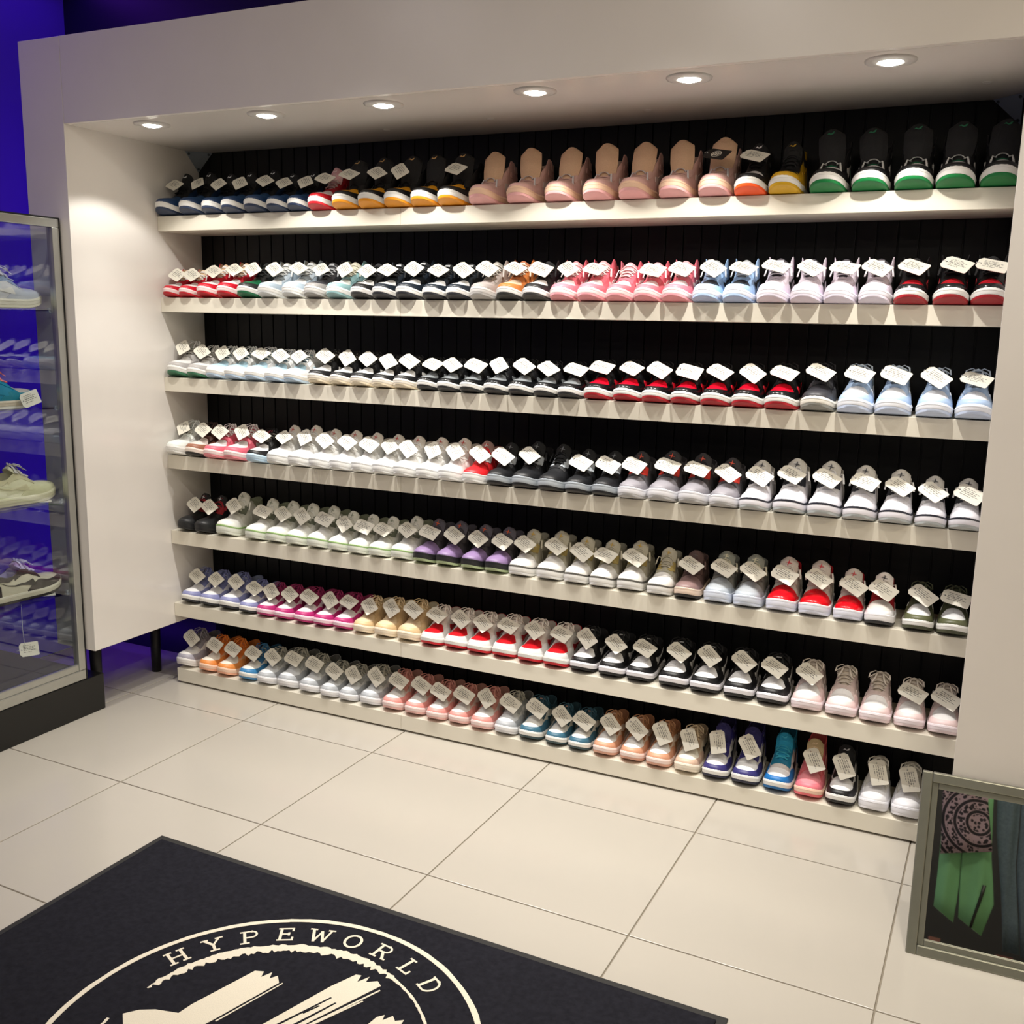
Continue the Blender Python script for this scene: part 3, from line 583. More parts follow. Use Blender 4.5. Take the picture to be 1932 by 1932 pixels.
SHOES = [
    (0, -0.476, 0.104, 'navy', 1), (0, -0.347, 0.104, 'navy', 1), (0, -0.239, 0.0979, 'navy', 1), (0, -0.139, 0.0979, 'navy', 1),
    (0, -0.032, 0.1006, 'navy', 1), (0, 0.071, 0.089, 'navy', 1), (0, 0.162, 0.089, 'navy', 1), (0, 0.26, 0.0962, 'scarlet', 1),
    (0, 0.366, 0.104, 'amber', 1), (0, 0.476, 0.104, 'amber', 1), (0, 0.582, 0.1034, 'amber', 1), (0, 0.688, 0.1034, 'amber', 0),
    (0, 0.794, 0.104, 'amber', 1), (0, 0.911, 0.104, 'blush', 0), (0, 1.051, 0.104, 'blush', 0), (0, 1.186, 0.104, 'blush', 0),
    (0, 1.319, 0.104, 'blush', 0), (0, 1.438, 0.104, 'blush', 0), (0, 1.567, 0.104, 'blush', 0), (0, 1.689, 0.104, 'blush', 1),
    (0, 1.795, 0.0972, 'flame', 1), (0, 1.895, 0.0972, 'mustard', 0), (0, 2.014, 0.104, 'emerald', 0), (0, 2.13, 0.104, 'emerald', 0),
    (0, 2.244, 0.104, 'emerald', 0), (0, 2.35, 0.104, 'emerald', 0), (0, 2.461, 0.104, 'emerald', 0), (1, -0.468, 0.0777, 'cherry', 1),
    (1, -0.388, 0.0777, 'cherry', 1), (1, -0.294, 0.0928, 'cherry', 1), (1, -0.188, 0.0963, 'cherry', 1), (1, -0.09, 0.0963, 'pine', 1),
    (1, 0.009, 0.0967, 'mist', 1), (1, 0.12, 0.0992, 'mist', 1), (1, 0.221, 0.0969, 'smoke', 1), (1, 0.32, 0.0969, 'seafoam', 1),
    (1, 0.424, 0.0924, 'panda', 1), (1, 0.518, 0.0924, 'onyx', 1), (1, 0.617, 0.0967, 'onyx', 1), (1, 0.726, 0.0899, 'onyx', 1),
    (1, 0.817, 0.0899, 'onyx', 1), (1, 0.913, 0.0938, 'ash', 1), (1, 1.01, 0.0954, 'tangerine', 1), (1, 1.109, 0.0935, 'panda', 1),
    (1, 1.205, 0.0935, 'rose', 1), (1, 1.301, 0.0942, 'rose', 1), (1, 1.4, 0.0894, 'rose', 0), (1, 1.491, 0.0894, 'rose', 1),
    (1, 1.585, 0.0919, 'rose', 1), (1, 1.681, 0.0928, 'sky', 1), (1, 1.775, 0.0928, 'sky', 1), (1, 1.878, 0.0957, 'lilac', 1),
    (1, 1.976, 0.0929, 'lilac', 1), (1, 2.071, 0.0929, 'lilac', 1), (1, 2.167, 0.0933, 'lilac', 1), (1, 2.262, 0.0933, 'bred', 1),
    (1, 2.367, 0.0968, 'bred', 1), (1, 2.466, 0.0968, 'bred', 1), (2, -0.473, 0.1058, 'stone', 1), (2, -0.365, 0.0935, 'stone', 1),
    (2, -0.269, 0.0935, 'ice', 1), (2, -0.169, 0.0947, 'ice', 1), (2, -0.073, 0.0947, 'ice', 1), (2, 0.026, 0.0907, 'ice', 1),
    (2, 0.118, 0.0907, 'ice', 1), (2, 0.226, 0.0959, 'cookie', 1), (2, 0.324, 0.0915, 'cookie', 1), (2, 0.417, 0.0915, 'cookie', 1),
    (2, 0.511, 0.0876, 'cookie', 1), (2, 0.6, 0.0876, 'cookie', 1), (2, 0.697, 0.0838, 'shadow', 1), (2, 0.782, 0.0838, 'shadow', 1),
    (2, 0.868, 0.0841, 'shadow', 1), (2, 0.966, 0.0882, 'shadow', 1), (2, 1.056, 0.0882, 'shadow', 1), (2, 1.152, 0.086, 'shadow', 1),
    (2, 1.239, 0.086, 'shadow', 1), (2, 1.334, 0.0931, 'crimson', 1), (2, 1.434, 0.0953, 'crimson', 1), (2, 1.531, 0.0928, 'crimson', 1),
    (2, 1.626, 0.0928, 'crimson', 1), (2, 1.722, 0.0937, 'crimson', 1), (2, 1.82, 0.0961, 'crimson', 1), (2, 1.922, 0.0996, 'crimson', 1),
    (2, 2.03, 0.1031, 'coal', 1), (2, 2.135, 0.1029, 'powder', 1), (2, 2.24, 0.1029, 'powder', 1), (2, 2.351, 0.1013, 'powder', 1),
    (2, 2.454, 0.1013, 'powder', 1), (3, -0.467, 0.0983, 'mint', 1), (3, -0.367, 0.0964, 'mocha', 1), (3, -0.269, 0.0964, 'coralpink', 1),
    (3, -0.167, 0.0996, 'coralpink', 1), (3, -0.055, 0.0927, 'frost', 1), (3, 0.04, 0.0927, 'white', 1), (3, 0.143, 0.0959, 'white', 1),
    (3, 0.241, 0.0916, 'white', 1), (3, 0.334, 0.0916, 'white', 1), (3, 0.428, 0.09, 'white', 1), (3, 0.52, 0.09, 'white', 1),
    (3, 0.612, 0.0903, 'white', 1), (3, 0.704, 0.0906, 'white', 1), (3, 0.799, 0.0928, 'white', 1), (3, 0.894, 0.0907, 'redretro', 1),
    (3, 0.986, 0.0907, 'black', 1), (3, 1.085, 0.0965, 'black', 1), (3, 1.185, 0.0956, 'black', 0), (3, 1.282, 0.0897, 'black', 1),
    (3, 1.374, 0.0897, 'black', 1), (3, 1.469, 0.093, 'infrared', 1), (3, 1.57, 0.0984, 'infrared', 1), (3, 1.67, 0.0975, 'infrared', 1),
    (3, 1.77, 0.0934, 'infrared', 1), (3, 1.865, 0.0934, 'whiteline', 1), (3, 1.969, 0.1005, 'whiteline', 1), (3, 2.072, 0.1005, 'whiteline', 1),
    (3, 2.174, 0.0977, 'whiteline', 1), (3, 2.274, 0.095, 'whiteline', 1), (3, 2.371, 0.0883, 'whiteline', 1), (3, 2.461, 0.0883, 'whiteline', 1),
    (4, -0.449, 0.0913, 'blackred', 1), (4, -0.356, 0.0913, 'blackred', 1), (4, -0.244, 0.106, 'greenline', 1), (4, -0.094, 0.0977, 'greenline', 1),
    (4, 0.006, 0.0969, 'greenline', 1), (4, 0.105, 0.0969, 'greenline', 1), (4, 0.204, 0.0965, 'greenline', 1), (4, 0.302, 0.0897, 'greenline', 1),
    (4, 0.394, 0.0879, 'greenline', 1), (4, 0.484, 0.0879, 'greenline', 1), (4, 0.582, 0.0942, 'greenline', 1), (4, 0.678, 0.0942, 'violet', 1),
    (4, 0.774, 0.0945, 'violet', 1), (4, 0.877, 0.0931, 'violet', 1), (4, 0.972, 0.0931, 'violet', 1), (4, 1.069, 0.0951, 'cream', 1),
    (4, 1.176, 0.0982, 'cream', 1), (4, 1.276, 0.0921, 'cream', 1), (4, 1.37, 0.0921, 'cream', 1), (4, 1.468, 0.0963, 'cream', 1),
    (4, 1.571, 0.09, 'cream', 0), (4, 1.663, 0.09, 'brown', 1), (4, 1.763, 0.0954, 'coolgrey', 1), (4, 1.86, 0.0954, 'coolgrey', 1),
    (4, 1.963, 0.0981, 'redwhite', 1), (4, 2.063, 0.0981, 'redwhite', 1), (4, 2.164, 0.0901, 'redwhite', 1), (4, 2.256, 0.0901, 'wing', 1),
    (4, 2.364, 0.0921, 'olive', 1), (4, 2.458, 0.0921, 'olive', 1), (5, -0.453, 0.0968, 'lavender', 1), (5, -0.354, 0.0968, 'lavender', 1),
    (5, -0.251, 0.0996, 'lavender', 1), (5, -0.149, 0.0871, 'lavender', 1), (5, -0.06, 0.0871, 'magenta', 1), (5, 0.03, 0.0881, 'magenta', 1),
    (5, 0.128, 0.0896, 'magenta', 1), (5, 0.22, 0.0896, 'magenta', 1), (5, 0.312, 0.0903, 'magenta', 1), (5, 0.405, 0.0909, 'tan', 1),
    (5, 0.503, 0.0961, 'tan', 1), (5, 0.606, 0.1008, 'tan', 1), (5, 0.708, 0.0953, 'redtoe', 1), (5, 0.806, 0.0953, 'redtoe', 1),
    (5, 0.903, 0.0953, 'redtoe', 1), (5, 1.003, 0.0984, 'redtoe', 1), (5, 1.106, 0.0978, 'redtoe', 1), (5, 1.205, 0.0978, 'redtoe', 1),
    (5, 1.307, 0.0994, 'domino', 1), (5, 1.412, 0.0983, 'domino', 1), (5, 1.512, 0.0983, 'domino', 1), (5, 1.63, 0.1044, 'domino', 1),
    (5, 1.736, 0.1044, 'domino', 1), (5, 1.848, 0.1035, 'domino', 1), (5, 1.954, 0.1035, 'domino', 1), (5, 2.062, 0.1013, 'petal', 1),
    (5, 2.166, 0.0993, 'petal', 0), (5, 2.267, 0.0969, 'petal', 0), (5, 2.366, 0.0932, 'petal', 1), (5, 2.461, 0.0932, 'petal', 1),
    (6, -0.496, 0.106, 'pearl', 1), (6, -0.372, 0.0963, 'orange', 1), (6, -0.274, 0.0963, 'orange', 1), (6, -0.16, 0.0936, 'azure', 1),
    (6, -0.064, 0.0936, 'silver', 1), (6, 0.04, 0.1022, 'silver', 1), (6, 0.146, 0.0964, 'silver', 1), (6, 0.245, 0.0874, 'silver', 1),
    (6, 0.334, 0.0874, 'silver', 1), (6, 0.434, 0.0977, 'silver', 1), (6, 0.536, 0.097, 'salmon', 1), (6, 0.635, 0.0938, 'salmon', 1),
    (6, 0.731, 0.0898, 'salmon', 1), (6, 0.822, 0.0898, 'salmon', 1), (6, 0.922, 0.0955, 'salmon', 1), (6, 1.019, 0.0955, 'silver', 1),
    (6, 1.117, 0.0959, 'teal', 1), (6, 1.216, 0.0871, 'teal', 1), (6, 1.305, 0.0871, 'teal', 1), (6, 1.4, 0.093, 'peach', 1),
    (6, 1.5, 0.0924, 'peach', 1), (6, 1.594, 0.0924, 'peach', 1), (6, 1.693, 0.0942, 'sand', 1), (6, 1.789, 0.0942, 'indigo', 1),
    (6, 1.888, 0.0972, 'indigo', 1), (6, 1.99, 0.0971, 'cobalt', 0), (6, 2.089, 0.0962, 'coral', 1), (6, 2.187, 0.0962, 'tuxedo', 1),
    (6, 2.286, 0.094, 'snow', 1), (6, 2.382, 0.094, 'snow', 1),
]

SHELF = ('top shelf', 'second shelf', 'third shelf', 'fourth shelf', 'fifth shelf', 'sixth shelf', 'bottom shelf')
ORDN = ['first', 'second', 'third', 'fourth', 'fifth', 'sixth', 'seventh', 'eighth', 'ninth']
NUMW = ['', '', 'two', 'three', 'four', 'five', 'six', 'seven', 'eight', 'nine']
TOE = ((-.044, -.058), (-.026, -.052), (-.022, -.046), (-.046, -.050), (-.018, -.022), (-.008, -.008), (-.008, -.008))   # how far the toes hang over the shelf edge, left and right
# swing tags
def tag_mesh():
    c = .0095; hx, hy = .040, .0255
    poly = [(-hx, -hy+c), (-hx+c, -hy), (hx-.003, -hy), (hx, -hy+.003), (hx, hy-.003), (hx-.003, hy), (-hx+c, hy), (-hx, hy-c)]
    hole = [(-.0305+.0028*math.cos(2*PI*j/8), .0028*math.sin(2*PI*j/8)) for j in range(8)]
    mb = MB(); n = 8
    for z, up in ((0, False), (.0012, True)):
        b = len(mb.v); mb.v += [(a, d, z) for a, d in poly]+[(a, d, z) for a, d in hole]
        # join outline vertices with hole vertices by angle order
        order = [4, 5, 6, 7, 0, 1, 2, 3]
        hh = [1, 0+0, 7, 6, 5, 4, 3, 2]
        pi = [0, 1, 2, 3, 4, 5, 6, 7]; hi = [4, 5, 6, 7, 0, 1, 2, 3]
        for k in range(8):
            f = (b+pi[k], b+pi[(k+1) % 8], b+8+hi[(k+1) % 8], b+8+hi[k])
            mb.f.append(f if up else tuple(reversed(f)))
    for k in range(8):
        mb.f.append((k, (k+1) % 8, 16+(k+1) % 8, 16+k)); mb.f.append((8+(k+1) % 8, 8+k, 24+k, 24+(k+1) % 8))
    return mb
def print_mesh():
    mb = MB(); rnd = random.Random(3)
    for k, y in enumerate((.015, .009, .003, -.003, -.010)):
        x = -.024
        end = (.012, .026, .020, .028, .008)[k]
        while x < end:
            w = rnd.uniform(.004, .011); h = .0013 if k != 2 else .0019
            mb.add([(x, y-h, .00135), (min(x+w, end), y-h, .00135), (min(x+w, end), y+h, .00135), (x, y+h, .00135)], [(0, 1, 2, 3)]); x += w+.0022
    return mb
TAGW = mat('#e6e2d4', .4, kind='plain'); INK = mat('#8f8c84', .6)
tag_me = bpy.data.meshes.new('price_tag'); _t = tag_mesh(); tag_me.from_pydata(_t.v, [], _t.f); tag_me.materials.append(TAGW)
ink_me = bpy.data.meshes.new('printed_text'); _t = print_mesh(); ink_me.from_pydata(_t.v, [], _t.f); ink_me.materials.append(INK)
_t = MB().tube([(-.0305, 0, -.001), (-.035, 0, .004), (-.043, 0, .001), (-.045, 0, -.008), (-.037, 0, -.010), (-.031, 0, -.006)], .0007, 5, closed=True)
fas_me = bpy.data.meshes.new('fastener'); fas_me.from_pydata(_t.v, [], _t.f); fas_me.materials.append(mat('#dedede', .3))
TAG_PROTO = []
def make_tag(loc, roll, tilt, yaw, label, group, dark=False):
    if not TAG_PROTO:
        r = bpy.data.objects.new('price_tag', tag_me); COL.objects.link(r)
        a = bpy.data.objects.new('printed_text', ink_me); COL.objects.link(a); a.parent = r
        b = bpy.data.objects.new('fastener', fas_me); COL.objects.link(b); b.parent = r
        TAG_PROTO.append((r, (a, b)))
    else:
        r = TAG_PROTO[0][0].copy(); COL.objects.link(r)
        for c in TAG_PROTO[0][1]:
            d = c.copy(); COL.objects.link(d); d.parent = r
    M = Matrix.Rotation(yaw, 4, 'Z') @ Matrix.Rotation(tilt, 4, 'X') @ Matrix.Rotation(roll, 4, 'Z')
    M.translation = Vector(loc); r.matrix_world = M
    if dark:
        r.material_slots[0].link = 'OBJECT'; r.material_slots[0].material = mat('#141414', .4)
        t = r.children[0] if r.children else d
        for c in r.children:
            if c.name.startswith('printed'):
                mb = MB(); ring = [(.014*math.cos(2*PI*j/20), .014*math.sin(2*PI*j/20)) for j in range(20)]
                for j in range(20):
                    a, b = ring[j], ring[(j+1) % 20]; mb.add([(a[0], a[1], .0014), (b[0], b[1], .0014), (b[0]*1.18, b[1]*1.18, .0014), (a[0]*1.18, a[1]*1.18, .0014)], [(0, 1, 2, 3)])
                for x0, x1 in ((-.010, -.005), (-.002, .003), (.006, .010)): mb.add([(x0-.002, -.009, .0014), (x1-.002, -.009, .0014), (x1+.002, .009, .0014), (x0+.002, .009, .0014)], [(0, 1, 2, 3)])
                me = bpy.data.meshes.new('printed_emblem'); me.from_pydata(mb.v, [], mb.f); me.materials.append(TAGW); c.data = me; c.name = 'printed_emblem'
    tag(r, label, 'tag', group)
    return r
TAGZ = {'low': (.084, .114), 'court': (.086, .122), 'mid': (.082, .115), 'high': (.086, .120), 'open': (.068, .122), 'retro': (.084, .118)}
rng = random.Random(11)
runs = []
for k, sh in enumerate(SHOES):
    if runs and runs[-1][0][1][0] == sh[0] and runs[-1][0][1][3] == sh[3]: runs[-1].append((k, sh))
    else: runs.append([(k, sh)])
for ri, run in enumerate(runs):
    n = len(run)
    for i, (k, (s, x, w, cname, tg)) in enumerate(run):
        kind, words, short, col = CW[cname]
        sc = w/.1040 ; ty = YLIP+TOE[s][0]+(TOE[s][1]-TOE[s][0])*clamp01((x+.4)/2.4)+rng.uniform(-.004, .004)
        ly = min(sc*1.0, (YB-.022-ty)/.2845); sz = .5*sc+.5*min(sc, 1)
        r = make_sneaker(cname)
        x = max(XL+.003+w/2 if s < 6 else -1, min(x, XR+.015-w/2))
        r.location = (x, ty+.004, SH[s]+.0002); r.scale = (sc, ly, sz); r.rotation_euler = (0, 0, rng.uniform(-.012, .012))
        if kind == 'open':
            for c in r.children:
                if c.name.startswith('tongue'):
                    pv = Vector((0, .11, .085)); c.matrix_local = Matrix.Translation(pv) @ Matrix.Rotation(rng.uniform(-.13, .13), 4, 'Y') @ Matrix.Rotation(rng.uniform(-.10, .06), 4, 'X') @ Matrix.Translation(-pv)
        if n > 1:
            wh = '%s of %s from left' % (ORDN[i], NUMW[n])
            lab = '%s, %s, %s' % (words, wh, SHELF[s]); tl = 'tag on %s of %s %ss from left, %s' % (ORDN[i], NUMW[n], short, SHELF[s])
            if len(lab.split()) > 16: lab = lab.replace(' toe box', ' toe')
            if len(lab.split()) > 16: lab = '%s, %s, %s' % (' '.join(words.split(' with')[0].split()), wh, SHELF[s])
        else:
            le = CW[runs[ri-1][0][1][3]][2] if ri and runs[ri-1][0][1][0] == s else None
            alike = sum(1 for q in runs if q[0][1][0] == s and q[0][1][3] == cname) > 1
            if alike:
                nx = CW[runs[ri+1][0][1][3]][2]; base = ' '.join(words.split(' with')[0].split())
                lab = '%s left of a %s, %s' % (base, nx, SHELF[s]); tl = 'tag on the %s beside the %s, %s' % (short, nx, SHELF[s])
            else:
                lab = '%s, %s' % (words, SHELF[s]); tl = 'price tag on the %s, %s' % (short, SHELF[s])
        tag(r, lab, 'shoe', '%ss on the %s' % (short, SHELF[s]))
        if tg:
            dy, dz = TAGZ[kind]
            ob = -27 if s > 3 or x > 1.2 else -34
            if s >= 6 and x > 1.5: ob = -62
            roll = math.radians(ob+rng.uniform(-14, 10)); tilt = math.radians((40 if s < 6 else 48)+rng.uniform(-5, 7))
            dark = cname == 'blush'
            make_tag((x+rng.uniform(-.004, .008), ty+dy*ly+rng.uniform(-.004, .004), SH[s]+dz*sz+rng.uniform(0, .004)), roll, tilt, rng.uniform(-.12, .12),
                     ('black ' if dark else 'white ')+tl, 'price tags on the '+SHELF[s], dark)

# ------------------------------------------------------------------ glass display case at the left
PANE = glass_mat('clear_pane', (.93, .95, .96), 1.5)
case = tag(empty('display_case', (-.85, -1.1, 0)), 'glass display case with silver frame on black plinth left of the shoe wall', 'display case')
def co(o): o.location = (.85, 1.1, 0); return o
CX0, CX1, CY0, CY1 = -1.13, -.567, -2.05, -.232
co(box('plinth', mat('#121211', .35), case, CX0, CX1+.004, CY0, -.153, 0, .146, b=.002))
for (a, b, c, d) in ((CX1-.03, CX1, CY0, CY1), (CX0, CX0+.03, CY0, CY1)):
    co(box('bottom_rail', ALU, case, a, b, c, d, .147, .186, b=.003))
    co(box('glazing_bead', ALU, case, a+.008, b-.004, c, d, .186, .212, b=.003))
    co(box('top_rail', ALU, case, a, b, c, d, 1.838, 1.868, b=.002))
    for (y0, y1) in ((CY1-.030, CY1), (CY0, CY0+.03)):
        co(box('post', ALU, case, a, b, y0, y1, .187, 1.838, b=.002))
co(box('gasket', BLACK, case, CX1-.03, CX1+.001, CY1, CY1+.004, .147, 1.872))
co(box('gasket', BLACK, case, CX1-.03, CX1+.001, CY0, CY1, 1.8685, 1.873))
co(box('deck', mat('#3a3935', .5), case, CX0+.03, CX1-.03, CY0+.03, CY1-.03, .147, .20))
co(box('side_pane', PANE, case, CX1-.017, CX1-.012, CY0+.031, CY1-.031, .213, 1.837))
co(box('end_pane', PANE, case, CX0+.031, CX1-.031, CY1-.017, CY1-.012, .213, 1.837))
GSH = (1.553, 1.202, .855, .502)
for z in GSH:
    co(box('glass_shelf', PANE, case, CX0+.02, CX1-.022, CY0+.04, -.272, z-.008, z, b=.001))
    for x in (CX1-.036, CX0+.04):
        co(MB().box(x-.007, x+.007, -.272, CY1-.0305, z-.013, z-.0085).box(x-.004, x+.004, -.27, -.262, z-.0085, z+.004).build('shelf_clip', STEEL, case))
def case_shoe(cname, x, ty, z, lab, sc=1.0, rz=0, pitch=0):
    r = make_sneaker(cname); r.location = (x, ty, z+.0005); r.scale = (sc, sc, sc); r.rotation_euler = (pitch, 0, PI+rz)
    tag(r, lab, 'shoe', 'sneakers in the glass case')
case_shoe('casegrey', -.665, -.262, GSH[0], 'pale grey-blue low sneaker with cream sole on the topmost glass shelf', 1.02)
case_shoe('caseteal', -.665, -.318, GSH[1], 'teal low sneaker with coral laces on the second glass shelf of the case')
case_shoe('casecream', -.665, -.256, GSH[2], 'pale yellow sneaker with cream laces on the third glass shelf of the case', 1.05)
case_shoe('casedark', -.63-.02, -.375-.30, GSH[2], 'black and white low sneaker behind the pale yellow one in the glass case')
case_shoe('casemocha', -.665, -.256, GSH[3], 'brown and cream low sneaker with lilac laces on the lowest glass shelf', 1.06)
R90 = PI/2
make_tag((-.598, -.375, GSH[1]+.035), .25, R90*.86, R90, 'white price tag hanging beside the teal sneaker in the glass case', 'price tags in the glass case')
make_tag((-.635, -.335, GSH[2]+.0004), 0, 0, .9, 'white price tag lying flat under the toe of the pale yellow sneaker', 'price tags in the glass case')
make_tag((-.635, -.345, GSH[3]+.0004), 0, 0, .9, 'white price tag lying flat before the toe of the brown and cream sneaker', 'price tags in the glass case')
make_tag((-.62, -.436, .318), -.15, R90*.8, R90, 'white price tag hanging on a string above the dark case floor', 'price tags in the glass case')
o = MB().tube([(-.62, -.452, .325), (-.621, -.456, .40), (-.62, -.455, .494)], .0007, 5).build('tag_string', mat('#d8d8d8', .4)); tag(o, 'thin pale string holding up the tag in the lower glass case', 'string')

# ------------------------------------------------------------------ framed mirror leaning on the right pillar
mw, mh, ft, fd = .36, .453, .040, .026
y_b, y_t = -.388, YP-.002
lean = .29
mir = tag(empty('framed_mirror', (2.432, -.3905, .0005), .03), 'grey metal framed mirror leaning on the white pillar at the lower right', 'mirror')
mir.rotation_euler = (-lean, 0, .03)
FR = mat('#8f8f82', .32, .55, kind='metal')
def rail(a, b, c, d):
    return MB().box(a, b, 0, fd, c, d, b=.003)
rail(0, ft*.62, 0, mh).build('frame_rail', FR, mir); rail(mw-ft*.62, mw, 0, mh).build('frame_rail', FR, mir)
rail(ft*.62, mw-ft*.62, 0, ft*.62).build('frame_rail', FR, mir); rail(ft*.62, mw-ft*.62, mh-ft*.62, mh).build('frame_rail', FR, mir)
a = ft*.62; b = ft*1.0
for (x0, x1, z0, z1) in ((a, b, a, mh-a), (mw-b, mw-a, a, mh-a), (b, mw-b, a, b), (b, mw-b, mh-b, mh-a)):
    MB().box(x0, x1, .006, fd, z0, z1, b=.002).build('inner_bead', FR, mir)
mg = bpy.data.materials.new('mirror_glass'); mg.use_nodes = True; bs = mg.node_tree.nodes['Principled BSDF']
bs.inputs['Metallic'].default_value = 1; bs.inputs['Roughness'].default_value = .015; bs.inputs['Base Color'].default_value = (.82, .84, .82, 1)
MB().box(b, mw-b, .012, .016, b, mh-b).build('mirror_glass', mg, mir)
MB().box(.004, mw-.004, .018, .024, .004, mh-.004).build('backing', BLACK, mir)

# ------------------------------------------------------------------ what the mirror shows: a rail of clothes across the aisle
GY = -3.7
rk = tag(empty('clothes_rail', (2.9, GY, 0)), 'black clothes rail across the aisle that the mirror shows', 'clothes rail')
def ro(o): o.location = (-2.9, -GY, 0); return o
ro(MB().tube([(2.3, GY, 1.2), (3.7, GY, 1.2)], .012, 10).build('rail', BLACK, rk, True))
for x in (2.3, 3.7):
    ro(MB().tube([(x, GY, .02), (x, GY, 1.2)], .012, 10).build('upright', BLACK, rk, True)); ro(box('foot', BLACK, rk, x-.02, x+.02, GY-.25, GY+.25, 0, .02))
def cloth(name, left, right, y0, m, lab, cat, amp=.014, freq=34, n=26, th=.012, seed=0):
    """left/right: lists of (x, z) from top to bottom"""
    mb = MB(); r = len(left); fr = []
    for i in range(r):
        for j in range(n+1):
            t = j/n; x = left[i][0]+(right[i][0]-left[i][0])*t; z = left[i][1]+(right[i][1]-left[i][1])*t
            e = math.sin(PI*t)**.5
            fr.append((x, y0+th*e+amp*e*math.sin(x*freq+seed+i*.25)+.5*amp*math.sin(x*freq*2.3+seed*2+i*.6), z))
    bk = [(x, y0-.01-(y-y0)*.3, z) for x, y, z in fr]; k = len(fr); w = n+1
    fs = [(i*w+j, i*w+j+1, (i+1)*w+j+1, (i+1)*w+j) for i in range(r-1) for j in range(n)]
    fs += [tuple(k+q for q in reversed(f)) for f in fs]
    ed = [j for j in range(w)]+[i*w+n for i in range(1, r)]+[(r-1)*w+j for j in range(n-1, -1, -1)]+[i*w for i in range(r-2, 0, -1)]
    fs += [(ed[q], k+ed[q], k+ed[(q+1) % len(ed)], ed[(q+1) % len(ed)]) for q in range(len(ed))]
    o = MB().add(fr+bk, fs).build(name, m, None, True)
    if lab: tag(o, lab, cat, 'garments on the clothes rail')
    return o
def seg(a, b, n): return [(a[0]+(b[0]-a[0])*i/n, a[1]+(b[1]-a[1])*i/n) for i in range(n+1)]
ban = bpy.data.materials.new('paisley_print'); ban.use_nodes = True; nt = ban.node_tree; N = nt.nodes; L = nt.links; bs = N['Principled BSDF']; bs.inputs['Roughness'].default_value = .85
tc = N.new('ShaderNodeTexCoord'); mp = N.new('ShaderNodeMapping'); mp.inputs['Location'].default_value = (-2.87, 0, -.82)
L.new(tc.outputs['Object'], mp.inputs['Vector'])
wv = N.new('ShaderNodeTexWave'); wv.wave_type = 'RINGS'; wv.rings_direction = 'Y'; wv.inputs['Scale'].default_value = 5.2; wv.inputs['Distortion'].default_value = .6; wv.inputs['Detail'].default_value = 1
vo = N.new('ShaderNodeTexVoronoi'); vo.inputs['Scale'].default_value = 55; vo.distance = 'EUCLIDEAN'
L.new(mp.outputs[0], wv.inputs[0]); L.new(tc.outputs['Object'], vo.inputs['Vector'])
m1 = N.new('ShaderNodeMath'); m1.operation = 'LESS_THAN'; m1.inputs[1].default_value = .5; L.new(vo.outputs['Distance'], m1.inputs[0])
m2 = N.new('ShaderNodeMath'); m2.operation = 'LESS_THAN'; m2.inputs[1].default_value = .16; L.new(wv.outputs['Fac'], m2.inputs[0])
m3 = N.new('ShaderNodeMath'); m3.operation = 'GREATER_THAN'; m3.inputs[1].default_value = .36; L.new(wv.outputs['Fac'], m3.inputs[0])
m4 = N.new('ShaderNodeMath'); m4.operation = 'MULTIPLY'; L.new(m1.outputs[0], m4.inputs[0]); L.new(m3.outputs[0], m4.inputs[1])
m5 = N.new('ShaderNodeMath'); m5.operation = 'MAXIMUM'; L.new(m4.outputs[0], m5.inputs[0]); L.new(m2.outputs[0], m5.inputs[1])
mx = N.new('ShaderNodeMixRGB'); mx.inputs[1].default_value = lin('#a8929c'); mx.inputs[2].default_value = lin('#1b1820'); L.new(m5.outputs[0], mx.inputs[0]); L.new(mx.outputs[0], bs.inputs['Base Color'])
cloth('patterned_shirt', [(2.665, 1.186), (2.672, 1.05), (2.678, .94), (2.682, .83), (2.688, .72), (2.69, .62)], [(2.90, 1.186), (2.905, 1.05), (2.908, .94), (2.925, .83), (2.938, .74), (2.945, .685)], GY+.06, ban, 'mauve shirt with black bandana print hanging on the rail above green trousers', 'shirt', .008)
GRN = mat('#79b782', .6, kind='fabric')
tr = tag(empty('green_trousers', (2.83, GY, .6)), 'pale green track trousers with black side stripe hanging under the patterned shirt', 'trousers', 'garments on the clothes rail')
def par(o): o.parent = tr; o.location = (-2.83, -GY, -.6); return o
par(cloth('trouser_leg', [(2.69, 1.186), (2.69, .9), (2.69, .62), (2.688, .5), (2.685, .42), (2.683, .345)], [(2.80, 1.186), (2.80, .9), (2.80, .62), (2.80, .5), (2.795, .40), (2.785, .285)], GY+.012, GRN, None, None, .010, 30))
par(cloth('trouser_leg', [(2.803, 1.186), (2.803, .9), (2.803, .62), (2.803, .5), (2.806, .4), (2.808, .315)], [(2.935, 1.186), (2.94, .9), (2.948, .66), (2.965, .53), (2.975, .42), (2.925, .25)], GY+.012, GRN, None, None, .012, 26, seed=1))
par(cloth('side_stripe', [(2.912, .505), (2.899, .44), (2.880, .36), (2.860, .275)], [(2.930, .505), (2.915, .44), (2.894, .36), (2.873, .275)], GY+.048, BLACK, None, None, .001, 5, 4, .002))
DEN = mat('#5b6d78', .8, kind='denim')
jn = tag(empty('blue_jeans', (3.05, GY, .7)), 'faded dark blue jeans hanging beside the patterned shirt on the rail', 'jeans', 'garments on the clothes rail')
def paj(o): o.parent = jn; o.location = (-3.05, -GY, -.7); return o
paj(cloth('jeans_leg', [(2.955, 1.186), (2.958, .97), (2.965, .8), (2.985, .65), (3.005, .5), (3.02, .35), (3.03, .20)], [(3.075, 1.186), (3.075, .97), (3.072, .8), (3.068, .65), (3.08, .5), (3.098, .35), (3.11, .20)], GY+.012, DEN, None, None, .012, 44, seed=.6))
